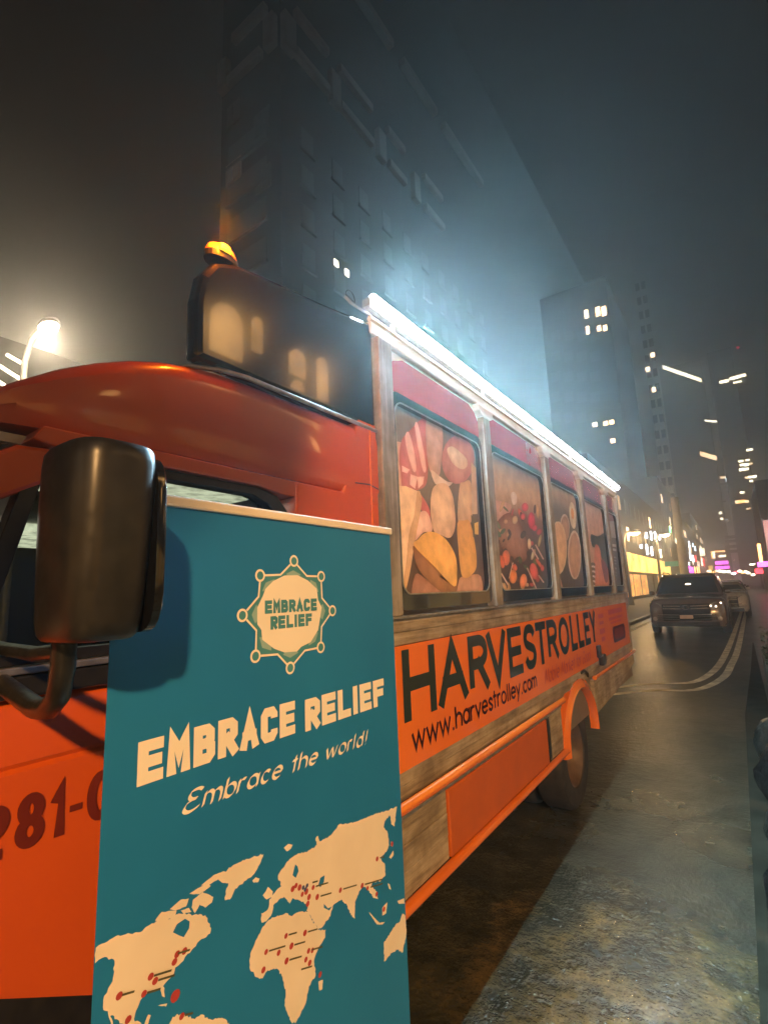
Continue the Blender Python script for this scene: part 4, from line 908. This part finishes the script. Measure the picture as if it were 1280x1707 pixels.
def tower_rows(face):
    rnd = random.Random(4)
    for r_ in range(9):
        z = 14+r_*5.0
        if z > zb2-6: break
        for c_ in range(10 if face == 'r' else 4):
            if face == 'r': p_ = (XT+.02, YT+4+c_*5.4, z)
            else: p_ = (XT-3.2-c_*(XT-xl-4)/4, YT-.02, z)
            if face not in wmesh:
                o = (MB().box(0, .08, -1, 1, -1.4, 1.4) if face == 'r' else MB().box(-.9, .9, -.08, 0, -1.4, 1.4)).build('window', dark_win, tw)
                f_ = (MB().box(0, .3, -1.2, 1.2, -1.75, -1.42) if face == 'r' else MB().box(-1.1, 1.1, -.3, 0, -1.75, -1.42)).build('window_sill', stone_d, o); wmesh[face] = o
            else: o = copy_tree(wmesh[face], tw)
            o.location = p_
tower_rows('r'); tower_rows('f')
for a, c in ((559, 440), (577, 456)):
    q = onx(a, c, XT); MB().box(XT+.11, XT+.2, q.y-.35, q.y+.35, q.z-.4, q.z+.4).build('lit_window', palewin, tw)

def tower(label, x0, x1, y0, y1, h, mat, name='tower', cat='tower', group=None):
    e = empty(name, label, cat, group, ((x0+x1)/2, y0, 0)); o = Vector(e.location)
    MB().box(x0-o.x, x1-o.x, 0, y1-y0, 0, h).build('wall', mat, e); return e
def fwin(e, px, py, y, w_, h_, mat, nm='lit_window', d=.15, slope=0):   # window on the face that looks towards the camera
    w_ *= e.get('far', 1.0); h_ *= e.get('far', 1.0)
    q = ony(px, py, y); o = e.location
    return MB().add([(q.x-w_/2-o.x, y-d-o.y, q.z-h_/2), (q.x+w_/2-o.x, y-d-o.y, q.z-h_/2+slope), (q.x+w_/2-o.x, y-d-o.y, q.z+h_/2+slope), (q.x-w_/2-o.x, y-d-o.y, q.z+h_/2), (q.x-w_/2-o.x, y-.005-o.y, q.z-h_/2), (q.x+w_/2-o.x, y-.005-o.y, q.z-h_/2+slope), (q.x+w_/2-o.x, y-.005-o.y, q.z+h_/2+slope), (q.x-w_/2-o.x, y-.005-o.y, q.z+h_/2)],
        [(0, 1, 2, 3), (4, 7, 6, 5), (0, 4, 5, 1), (1, 5, 6, 2), (2, 6, 7, 3), (3, 7, 4, 0)]).build(nm, mat, e)
def swin(e, px, py, x, w_, h_, mat, nm='lit_window', d=.15):            # window on a face along the street
    q = onx(px, py, x); o = e.location
    return MB().box(x+.005-o.x, x+d-o.x, q.y-w_/2-o.y, q.y+w_/2-o.y, q.z-h_/2, q.z+h_/2).build(nm, mat, e)
# B: dark block with six lit windows
Yb = 100.0
eb = tower('dark tower block with six lit windows in two rows above the light strip', ony(905, 560, Yb).x, ony(1020, 560, Yb).x, Yb, Yb+25, ony(980, 470, Yb).z, tower_dark)
eb['far'] = 1.6
for a, c, w_, h_ in ((977, 524, .45, 1.1), (996, 520, .55, 1.2), (1006, 519, .55, 1.2), (979, 551, .40, 1.0), (998, 548, .45, .7), (1008, 547, .45, .7)): fwin(eb, a, c, Yb, w_, h_, warmwin)
for a, c in ((991, 708), (1009, 706), (1021, 735), (1019, 704)): fwin(eb, a, c, Yb, .5, .5, warmwin)
for i in range(4):
    for j in range(5): fwin(eb, 925+i*22, 560+j*34, Yb, 1.1, 1.3, dark_win, 'window', .05)
# C: slender pale tower behind the column
Yc = 150.0
ec = tower('slender pale stone tower with dark square windows rising behind the column', ony(1108, 850, Yc).x, ony(1127, 850, Yc).x, Yc, Yc+4, ony(1100, 640, Yc).z, stone_p)
hz = ony(1118, 640, Yc).z
for j in range(15):
    zc = 24+j*4.4
    for s_ in (-1, 1):
        MB().box(s_*.75-.5, s_*.75+.5, -.25, -.005, zc-1.1, zc+1.1).build('window', dark_win, ec)
for a, c in ((1087, 592), (1079, 616), (1089, 650)): 
    fwin(eb, a, c, Yb, .4, .5, warmwin)
# D: right-hand towers with strips of light
Yd = 230.0
ed = tower('broad dark tower with slanting strips of roof light on the right', ony(1130, 850, Yd).x, ony(1205, 850, Yd).x, Yd, Yd+30, ony(1160, 600, Yd).z, stone_d)
ed['far'] = 1.9
for (a, c), (a2, c2), m_, w_ in (((1104, 612), (1168, 634), palewin, .8), ((1166, 756), (1194, 764), warmwin, .9), ((1162, 716), (1180, 722), warmdim, .5), ((1174, 701), (1194, 703), palewin, .35)):
    p0 = ony(a, c, Yd-.1); p1 = ony(a2, c2, Yd-.1); o = ed.location
    MB().add([(p0.x-o.x, -.1, p0.z-w_), (p1.x-o.x, -.1, p1.z-w_), (p1.x-o.x, -.1, p1.z+w_), (p0.x-o.x, -.1, p0.z+w_), (p0.x-o.x, -.01, p0.z-w_), (p1.x-o.x, -.01, p1.z-w_), (p1.x-o.x, -.01, p1.z+w_), (p0.x-o.x, -.01, p0.z+w_)], [(0, 1, 2, 3), (4, 7, 6, 5), (0, 4, 5, 1), (1, 5, 6, 2), (2, 6, 7, 3), (3, 7, 4, 0)]).build('light_strip', m_, ed)
for a, c, w_, h_, m_ in ((1204, 796, .9, .4, warmwin), (1211, 799, .5, .9, blueled), (1208, 806, 2.0, .35, warmdim), (1200, 855, .5, .4, palewin), (1202, 865, .45, .4, palewin), (1209, 868, 1.0, .5, warmdim), (1205, 836, .8, .3, warmdim)): fwin(ed, a, c, Yd, w_, h_, m_)
Ye = 200.0
ee = tower('tall narrow dark tower with clustered small lit windows at far right', ony(1218, 850, Ye).x, ony(1262, 850, Ye).x, Ye, Ye+30, ony(1230, 575, Ye).z, stone_d)
ee['far'] = 1.9
for a, c, w_, h_, m_ in ((1248, 750, .9, .35, palewin), (1234, 769, .7, .3, palewin), (1245, 767, .6, .3, palewin), (1237, 775, .8, .4, palewin), (1243, 775, .7, .4, palewin), (1235, 783, .7, .5, palewin), (1243, 782, .7, .4, palewin), (1250, 773, .5, .25, warmwin), (1246, 796, .9, .3, warmwin), (1253, 795, 1.2, .4, palewin), (1251, 802, .5, .3, palewin), (1236, 821, .6, .3, palewin), (1227, 837, .5, .5, warmwin), (1235, 836, 1.1, .5, orangeled), (1244, 836, .5, .4, warmwin), (1246, 848, .6, .2, warmwin), (1228, 637, 1.2, .3, palewin), (1229, 580, .3, .3, redneon), (1263, 844, .9, .3, warmwin)): fwin(ee, a, c, Ye, w_, h_, m_)
for a, c in ((1200, 636), (1217, 630), (1228, 627)): fwin(ee, a+6, c, Ye, 1.4, .5, palewin)
for a, c, w_, h_, m_ in ((1202, 938, 2.2, .7, magenta), (1203, 946, 2.4, .6, magenta), (1199, 919, 2.0, .25, orangeled), (1203, 927, 1.2, .4, palewin), (1189, 925, .3, 1.3, palewin), (1186, 925, .3, 1.4, orangeled), (1193, 952, 2.5, .4, warmwin), (1184, 948, .7, 1.2, shop_y)): fwin(ed, a, c, Yd, w_, h_, m_)
for i, (c) in enumerate((895, 902, 911, 919)): fwin(ee, 1219, c, Ye, 2.0, .5, warmdim)
Yg = 80.0
eg = tower('dark building with a pink lit board at the right edge', ony(1264, 850, Yg).x, ony(1400, 850, Yg).x, Yg, Yg+20, ony(1270, 800, Yg).z, stone_d)
g0 = ony(1270, 868, Yg); g1 = ony(1300, 921, Yg)
MB().box(g0.x-eg.location.x, g1.x-eg.location.x, -.3, -.01, g1.z, g0.z).build('billboard', pinkboard, eg)
for a, c in ((1264, 911), (1265, 918), (1266, 925), (1267, 932)): fwin(eg, a, c, Yg-.3, .35, .7, orangeled)
for a, c, m_ in ((1268, 941, magenta), (1277, 940, magenta), (1264, 952, redneon)): fwin(eg, a, c, Yg-.3, .8, .6, m_)

# left street row: low shops with glowing fascia
XL = -9.2
def row_building(label, y0, y1, h, mat=stone_d, depth=12):
    e = empty('shop_building', label, 'building', 'low shop buildings along the left pavement', (XL, y0, 0))
    MB().box(-depth, 0, 0, y1-y0, 0, h).build('wall', mat, e); return e
def face(e, q0, q1, m_, nm, d=.2, x=XL):   # rectangle on the street face between two picture corners
    a = onx(*q0, x); c = onx(*q1, x); o = e.location
    y0, y1 = sorted((a.y, c.y)); z0, z1 = sorted((a.z, c.z))
    return MB().box(x+.005-o.x, x+d-o.x, y0-o.y, y1-o.y, z0, z1).build(nm, m_, e)
ya = onx(1040, 940, XL).y; yb_ = onx(1113, 945, XL).y
warmdim2 = litglass('faint_window', (1.0, .62, .30), .8, 1.0, .5)
r1 = row_building('long low building with a glowing yellow fascia behind the bus', 44, yb_, 13.0)
zf0, zf1 = 3.1, 5.0
for i in range(5):
    y0 = 44.3+i*(yb_-44.6)/5; y1 = y0+(yb_-44.6)/5-.25
    MB().box(.005, .35, y0-44, y1-44, zf0, zf1).build('fascia_panel', shop_y, r1)
    for j in range(2):
        yy0 = y0+(y1-y0)*(j*.5+.05); MB().box(.005, .1, yy0-44, yy0+(y1-y0)*.4-44, .5, 2.8).build('shop_window', shop_y2 if (i+j) % 3 else dark_win, r1)
MB().box(.36, .40, 3.5, 6.5, 2.9, 3.2).build('purple_sign', purple, r1)
for a, c, c2 in ((1075, 888, 897), (1083, 886, 900), (1090, 887, 902), (1097, 894, 900)): face(r1, (a-.5, c), (a+1.0, c2), whitewin, 'lit_window')
for a, c, c2 in ((1066, 908, 914), (1076, 908, 924), (1084, 912, 926), (1092, 913, 925), (1099, 916, 930)): face(r1, (a-.5, c), (a+1.0, c2), whitewin if a < 1090 else palewin, 'lit_window')
for a in (1047, 1056, 1070, 1080, 1088): face(r1, (a, 896), (a+2, 904), dark_win, 'window', .06)
r2 = row_building('shop building with white lit window strips and a green sign', yb_+.6, yb_+40, 20.0)
for a, c, c2, m_ in ((1107, 877, 882, palewin), (1114.5, 878, 888, greenled)): face(r2, (1114, c), (1116, c2), m_, 'lit_window')
y2 = onx(1150, 940, XL).y
r3 = row_building('shop building with a magenta window and white light strips right of the column', yb_+40.6, yb_+75, 17.0)
for a, c, c2, m_ in ((1147, 903, 912, whitewin), (1153, 906, 911, blueled), (1157, 911, 918, blueled), (1149, 921, 934, whitewin), (1154, 926, 936, whitewin), (1158, 926, 936, redneon), (1147, 937, 942, whitewin)): face(r3, (a-.4, c), (a+.5, c2), m_, 'lit_window')
face(r3, (1146, 944), (1154, 955), magenta, 'magenta_window')
r4 = row_building('shop building with red neon letters and orange windows further on', yb_+76, yb_+150, 22.0)
for a in (1166, 1169, 1172, 1176): face(r4, (a-.4, 915), (a+.4, 926), palewin if a < 1174 else orangeled, 'lit_window')
for a in (1157, 1161, 1164): face(r4, (a-.5, 945), (a+.5, 957), orangeled, 'lit_window')
q = onx(1172, 937, XL+.6); o = r4.location
pen = Pen(.5); pen.caps('RG', [(q.y-o.y-6.5, q.y-o.y-.5), (q.y-o.y+.8, q.y-o.y+7)], q.z-1.3, q.z+1.3, .32); pen.build('neon_letters', redneon, r4)
face(r4, (1168, 930), (1169, 943), palewin, 'lit_window')
r5 = row_building('far shop building with magenta and purple bars of light', yb_+151, yb_+240, 26.0)
for c, c2, m_ in ((918, 922, orangeled), (926, 929, palewin), (937, 940, magenta), (944, 948, magenta)): face(r5, (1196, c), (1208, c2), m_, 'light_bar')
rnd = random.Random(11)
for e, y0, y1, hh in ((r1, 45, 93, 12), (r2, yb_+2, yb_+39, 19), (r3, yb_+42, yb_+74, 16), (r4, yb_+78, yb_+149, 21)):
    o = e.location
    z = 6.4
    while z < hh-1.5:
        y = y0+1.2
        while y < y1-1.5:
            r_ = rnd.random(); m_ = dark_win if r_ < .72 else rnd.choice([warmdim2, warmwin, warmdim2, palewin])
            MB().box(.005, .06 if m_ is dark_win else .05, y-o.y, y+1.1-o.y, z, z+1.5).build('window' if m_ is dark_win else 'lit_window', m_, e); y += 3.2
        z += 3.1
# far end of the street: traffic and signal lights
TL_LABEL = ['warm lamp farthest left in the row above the dark car roof', 'orange lamp next right of the leftmost warm one above the car roof', 'cream lamp above the right side of the dark car roof', 'cream lamp over the windscreen pillar of the dark car', 'cream lamp over the pale saloon car roof, first from the left', 'brightest white lamp of the row over the pale saloon car', 'cream lamp right of the red lamp in the row', 'orange lamp in the right half of the row of traffic lamps', 'cream lamp just right of the orange one in the right half', 'small cream lamp third from the right end of the row', 'cream lamp at the right end of the row of traffic lamps', 'red lamp beside the brightest white one', 'white lamp left of the pale column foot', 'red lamp left of the pale column foot', 'small white lamp touching the pale column foot', 'cream lamp lowest beside the pale column foot']
for i, (a, c, m_) in enumerate(((1181, 952, warmwin), (1188, 954, orangeled), (1199, 952, palewin), (1206, 953, palewin), (1213, 953, palewin), (1222, 956, whitewin), (1232, 952, palewin), (1237, 954, orangeled), (1242, 953, palewin), (1246, 955, palewin), (1254, 958, palewin), (1226, 954, redneon), (1109, 946, whitewin), (1117, 950, redneon), (1122, 949, whitewin), (1118, 956, palewin))):
    q = ony(a, c, 88+i*1.7); e = tag(MB().lathe([(0, -.06), (.2, -.04), (.24, .02), (.2, .08), (0, .1)], (q.x, q.y, q.z), 'y', 12, sc=(1.3, .8)).build('traffic_light_glow', m_), TL_LABEL[i], 'lamp', 'distant traffic lamps at the end of the street')
# thick pale column with street sign
q0 = onz(1136, 990, 0); YP = 56.0; xp = ony(1137, 930, YP).x
col_ = empty('pale_column', 'thick pale lit column carrying a green street sign beyond the bus', 'column', loc=(xp, YP, 0))
MB().lathe([(.46, 0), (.42, .8), (.36, 5.0), (.355, 5.05), (.35, 10.0)], (0, 0, 0), 'z', 20).build('shaft', pole_pale, col_, smooth=40)
MB().lathe([(.355, 6.0), (.40, 6.02), (.40, 6.35), (.355, 6.37)], (0, 0, 0), 'z', 20).build('collar', pole_pale, col_, smooth=40)
MB().box(-1.6, -.42, -.04, .0, 3.3, 3.8).build('street_sign', sign_green, col_, bevel=.01)
MB().box(-.25, .55, -.52, -.45, 1.6, 2.05).build('green_lit_sign', emis('green_sign_light', (.55, 1.0, .40), 2.2), col_)

# ------------------------------------------------------------------ cars
glint_glow = emis('glint_dot', (1.0, .80, .60), 5.0)  # glowing dots that stand in for bright glints on headlight and windscreen
def car(e, paint, L=4.9, W=1.95, H=1.75, sc=1.0, suv=True):
    """car facing -y, front bumper at y=0, centred on x"""
    hw = W/2
    body = []
    prof = [(0.0, .82, .30, .72), (.06, .90, .24, .88), (.22, .96, .22, .98), (.6, 1.0, .24, 1.04), (1.35, 1.0, .26, 1.10), (1.6, 1.0, .26, 1.12), (2.6, 1.0, .26, 1.13), (3.8, 1.0, .26, 1.13), (4.55, .98, .30, 1.12), (4.8, .94, .36, 1.05), (4.9, .86, .45, .95)]
    for y, w_, z0, z1 in prof:
        w_ *= hw; y *= L/4.9
        body.append([(-w_*.92, y, z0), (-w_, y, z0+.12), (-w_, y, (z0+z1)/2+.05), (-w_*.97, y, z1-.12), (-w_*.88, y, z1-.02), (-w_*.5, y, z1+.015), (0, y, z1+.02), (w_*.5, y, z1+.015), (w_*.88, y, z1-.02), (w_*.97, y, z1-.12), (w_, y, (z0+z1)/2+.05), (w_, y, z0+.12), (w_*.92, y, z0)])
    MB().loft(body).build('body', paint, e, smooth=40)
    gh = []
    for y, w_, z in ((1.25, .88, 1.08), (2.05, .78, H-.10), (2.3, .76, H-.02), (3.2, .76, H), (4.2, .75, H-.04), (4.78, .84, 1.10)):
        y *= L/4.9; gh.append((y, w_*hw, z))
    cab = []
    for y, w_, z in gh: cab.append([(-hw*.93, y, 1.06), (-w_, y, z-.05), (-w_*.9, y, z), (w_*.9, y, z), (w_, y, z-.05), (hw*.93, y, 1.06)])
    cabo = MB().loft(cab).build('cabin', paint, e, smooth=35)
    y0, y1 = 1.30*L/4.9, 2.02*L/4.9; z0, z1 = 1.14, H-.13
    MB().add([(-hw*.82, y0-.025, z0), (hw*.82, y0-.025, z0), (hw*.68, y1-.03, z1), (-hw*.68, y1-.03, z1)], [(0, 1, 2, 3)]).build('windscreen', glass_car, e)
    for s_ in (-1, 1):
        MB().add([(s_*(hw*.935), 1.75*L/4.9, 1.14), (s_*(hw*.935), 4.4*L/4.9, 1.14), (s_*(hw*.79), 4.1*L/4.9, H-.12), (s_*(hw*.80), 2.25*L/4.9, H-.12)], [(0, 1, 2, 3)] if s_ < 0 else [(0, 3, 2, 1)]).build('side_window', glass_car, e)
        w_ = MB().box(s_*(hw+.03)-.08, s_*(hw+.03)+.08, 1.62, 1.74, 1.10, 1.22).build('wing_mirror', paint, e, bevel=.05)
        MB().loft([[(s_*hw*.50, -.01+dy, .72), (s_*hw*.80, .05+dy, .74), (s_*hw*.97, .30+dy, .80), (s_*hw*.95, .34+dy, .92), (s_*hw*.72, .10+dy, .90), (s_*hw*.50, .02+dy, .82)] for dy in (-.035, .05)]).build('headlight', headl, e, smooth=30)
        for q_ in range(3 if s_ > 0 and suv else 0): MB().lathe([(0, -.012), (.022, -.006), (.024, .01)], (hw*(.62+.12*q_), -.035+.08*q_*q_*.5, .80+.035*q_-(.05 if q_ == 1 else 0)), 'y', 10).build('glint_dot', glint_glow, e)
        MB().lathe([(0, -.05), (.06, -.045), (.07, 0)], (s_*hw*.80, -.0, .46), 'y', 12).build('fog_lamp', headl, e)
        for yy in (.95*L/4.9, 3.85*L/4.9):
            r = .37
            t = MB().lathe([(r*.62, 0), (r*.8, .012), (r*.95, .004), (r, -.03), (r, -.2), (r*.6, -.21)] if s_ > 0 else [(r*.62, 0), (r*.8, -.012), (r*.95, -.004), (r, .03), (r, .2), (r*.6, .21)], (s_*(hw+.005), yy, r), 'x', 26).build('wheel', rubber, e, smooth=35)
            MB().lathe([(0, -.02*s_), (.06, -.02*s_), (.08, -.06*s_), (r*.5, -.06*s_), (r*.63, .004*s_)], (s_*(hw+.005), yy, r), 'x', 20).build('rim', chrome, t, smooth=35)
    gr = MB().box(-hw*.60, hw*.60, -.03, .05, .40, .86).build('grille', black_g, e, bevel=.02)
    for zz_, w_ in ((.80, .56), (.725, .58), (.56, .72), (.50, .74), (.44, .76)):
        for s_ in (-1, 1):
            MB().tube([(s_*.12 if zz_ > .7 else s_*.17, -.055, zz_), (s_*hw*w_, -.02, zz_+.012)], .019, 6).build('grille_bar', chrome, gr, smooth=60)
    eb_ = MB(); 
    for ra, rb in ((.085, .06), (.045, .055)): eb_.tube([(ra*math.cos(t), -.07, .765+rb*math.sin(t)) for t in [2*PI*i/20 for i in range(21)]], .008, 6)
    eb_.build('emblem', chrome, gr, smooth=60)
    MB().box(-.16, .16, -.065, -.045, .46, .56).build('number_plate', plate_m, e)
    MB().box(-hw*.78, hw*.78, -.01, .10, .24, .38).build('lower_bumper', black_p, e, bevel=.03)
    if suv:
        MB().lathe([(0, -.02), (.06, -.01), (.07, .02)], (.02, 1.66*L/4.9, H-.36), 'y', 10, sc=(1.3, .6)).build('mirror_glint', glint_glow, e)
        for s_ in (-1, 1): MB().tube([(s_*hw*.70, 2.2*L/4.9, H+.01), (s_*hw*.70, 2.4*L/4.9, H+.05), (s_*hw*.70, 4.0*L/4.9, H+.05), (s_*hw*.70, 4.2*L/4.9, H-.0)], .02, 6).build('roof_rail', chrome, e, smooth=60)
    return e
def place_car(px, y, label, paint, sc, H=1.75, suv=True, group='cars coming up the street'):
    x = ony(px, 1045, y).x
    e = empty('parked_car', label, 'car', group, (x, y, 0)); car(e, paint, H=H, suv=suv); e.scale = (sc, sc, sc); return e
place_car(1146, 19.3, 'dark sport utility car with chrome grille facing us behind the bus', suv_p, 1.17)
place_car(1208, 29.0, 'pale cream saloon car just behind the dark sport utility car', car_w, 1.12, H=1.50, suv=False)
place_car(1219, 38.0, 'black car queued behind the pale saloon car', car_d, 1.12, H=1.55, suv=False)
place_car(1223, 50.0, 'farthest dark car of the queue, small near the vanishing point', car_d, 1.12, H=1.6, suv=False)
ev = empty('parked_van', 'long dark van parked on the left side behind the bus', 'van', loc=(-7.0, 30, 0))
vs_ = [[(-1.0, y, .3), (-1.05, y, 1.2), (-.9, y, h_), (.9, y, h_), (1.05, y, 1.2), (1.0, y, .3)] for y, h_ in ((0, 1.2), (.3, 1.45), (1.1, 2.1), (5.6, 2.15), (5.8, 1.9))]
MB().loft(vs_).build('body', mottled('van_paint', (.07, .06, .05), (.05, .045, .04), 2, rough=.3, coat=.6), ev, smooth=35)
MB().add([(.93, 1.5, 1.25), (.93+.04, 3.2, 1.25), (.93-.0, 3.2, 1.9), (.93-.02, 1.5, 1.9)], [(0, 1, 2, 3)]).build('side_window', glass_car, ev)
MB().add([(-.85, .32, 1.42), (.85, .32, 1.42), (.8, 1.03, 2.03), (-.8, 1.03, 2.03)], [(0, 1, 2, 3)]).build('windscreen', glass_car, ev)
for s_ in (-1, 1):
    for yy in (1.0, 4.6): MB().lathe([(0, .02*s_), (.2, .02*s_), (.36, .0), (.36, -.2*s_), (0, -.2*s_)], (s_*1.0, yy, .36), 'x', 20).build('wheel', rubber, ev, smooth=40)

# ------------------------------------------------------------------ clutter along the right edge
def bag(x, y, r, h, mat, label, seed):
    rnd = random.Random(seed); v = []; f = []; K = 18; J = 9
    for j in range(J):
        t = j/(J-1); z = h*t; rr_ = r*(math.sin(PI*min(.06+t*.82, .93))**.55)*(1-.25*t) if t < .9 else r*.16
        for k_ in range(K):
            a = 2*PI*k_/K; q = rr_*(1+.10*math.sin(3*a+seed+4*t)+rnd.uniform(-.06, .06)); v.append((q*math.cos(a), q*math.sin(a), z))
    for j in range(J-1):
        for k_ in range(K): f.append((j*K+k_, j*K+(k_+1) % K, (j+1)*K+(k_+1) % K, (j+1)*K+k_))
    f += [tuple(range(K))[::-1], tuple(range((J-1)*K, J*K))]
    o = MB().add(v, f).build('rubbish_bag', mat, smooth=80); o.location = (x, y, 0); o.rotation_euler = (0, 0, seed)
    return tag(o, label, 'rubbish bag', 'rubbish bags along the kerb')
bag(0.14, 2.55, .27, .36, bag_m, 'nearest black rubbish bag at the bottom right corner', 1)
bag(0.17, 3.25, .28, .42, bag_m, 'black rubbish bag beside the mustard patch, second along the kerb', 2)
bag(0.18, 4.05, .29, .40, bag_g, 'grey rubbish bag, third along the kerb', 3)
bag(0.18, 4.95, .30, .5, bag_m, 'black rubbish bag between two grey ones on the kerb', 4)
bag(0.20, 5.9, .30, .48, bag_g, 'grey rubbish bag, last before the hedge planter', 5)
pl = empty('hedge_planter', 'dark planter of clipped leaves at the right edge of the road', 'planter', loc=(.52, 7.6, 0))
MB().box(-.35, .35, 0, 3.6, 0, .45).build('box', kerb_m, pl, bevel=.02)
mb = MB(); rnd = random.Random(5)
for i in range(2600):
    x = max(-.33, min(.33, rnd.gauss(0, .17))); y = rnd.uniform(.05, 3.55); z = .42+abs(rnd.gauss(0, .22)); a = rnd.uniform(0, 2*PI); t = rnd.uniform(-.8, .8); L_ = rnd.uniform(.03, .055)
    u = Vector((math.cos(a), math.sin(a), t)).normalized()*L_; w_ = Vector((-math.sin(a), math.cos(a), rnd.uniform(-.3, .3))).normalized()*L_*.45; c_ = Vector((x, y, z))
    mb.add([c_-u, c_+w_, c_+u, c_-w_], [(0, 1, 2, 3)])
mb.build('foliage', leaf_m, pl)['kind'] = 'stuff'
# buildings on our side of the road, beyond the right edge of the frame (they light and are mirrored in the bus)
def arch_win(e, y, z, w=.75, h=1.5, m_=None):
    pts = [(y, z), (y+w, z)]+[(y+w/2+w/2*math.cos(t), z+h-w/2+w/2*math.sin(t)) for t in [PI*q/8 for q in range(9)]]
    MB().prism_x(pts, -.1, -.005).build('lit_window', m_ or hallwin, e)
shop_glow = litglass('shop_glow', (1.0, .60, .16), 1.1, .7, .2); hallwin = litglass('hall_window', (1.0, .52, .17), 14.0, .9, .3)
rb = empty('lit_shop_building', 'shop building with warm windows across the road, outside the picture on the right', 'building', 'low shop buildings across the road', (9.5, -4, 0))
MB().box(0, 8, 0, 34, 0, 16).build('wall', stone_d, rb)
for i in range(7):
    MB().box(-.12, -.005, 1.2+i*4.6, 4.4+i*4.6, .6, 3.0).build('shop_window', shop_glow if i % 3 else shop_y2, rb)
    for j, z in enumerate((6.2, 9.6, 13.0)):
        if (i, j) in ((1, 0), (5, 0), (0, 2), (3, 0)): arch_win(rb, 1.8+i*4.6, z)
        elif j == 1 and i in (2, 3): continue
        else: MB().box(-.1, -.005, 1.8+i*4.6, 3.2+i*4.6, z, z+1.9).build('window', dark_win, rb)
for y, z, w, h in ((8.35, 9.0, 1.15, 1.7), (11.55, 9.4, .75, 1.0), (11.6, 8.9, .65, .35), (12.95, 8.9, .55, 1.7), (7.62, 9.2, .10, 1.1), (7.93, 9.2, .10, 1.1), (9.9, 9.6, .4, 1.2)): arch_win(rb, y+4.0, z, w, h)
bb = empty('reflection_building', 'building with lit windows, added unseen behind the photographer to be mirrored in the car', 'building', 'low shop buildings across the road', (-14, -21, 0))
MB().box(0, 30, -3, 0, 0, 15).build('wall', stone_d, bb)  # unseen block, added so that chrome and glossy paint mirror its windows
for i in range(8):
    MB().box(1.0+i*3.7, 3.6+i*3.7, .005, .12, .8, 3.2).build('shop_window', shop_y2, bb)
    for z in (5.5, 9.0):
        if (i+int(z)) % 3: MB().box(1.4+i*3.7, 2.7+i*3.7, .005, .1, z, z+1.8).build('lit_window', warmwin, bb)
# building on the far left with rows of strip lights
lb = empty('strip_light_building', 'building with thin slanting strip lights at the left edge of the picture', 'building', 'low shop buildings along the left pavement', (0, 0, 0))
MB().box(-40, -26, 2, 22, 0, 14).build('wall', stone_d, lb)
for a, c, a2, c2 in ((12, 591, 40, 607), (-20, 597, 35, 632), (-25, 620, 18, 649)):
    p0 = onx(a, c, -25.9); p1 = onx(a2, c2, -25.9); MB().tube([tuple(p0), tuple(p1)], .07, 6).build('strip_lamp', palewin, lb)
for a, c, L_ in ((139, 488, .16), (145, 491, .10), (273, 459, .2), (338, 455, .13), (287, 537, .15), (274, 583, .1)):
    pass

#==HAZE
hz_ = MB().box(-90, 60, -25, 420, -1.0, 125).build('haze', None)
hz_.data.materials.clear()
m, n, l, b = nmat('night_haze'); n.remove(b); pv = n.new('ShaderNodeVolumePrincipled'); pv.inputs['Color'].default_value = (.92, .93, .92, 1); pv.inputs['Density'].default_value = HAZE; pv.inputs['Anisotropy'].default_value = 0.80
l.new(pv.outputs[0], n['Material Output'].inputs['Volume']); hz_.data.materials.append(m); hz_['kind'] = 'stuff'
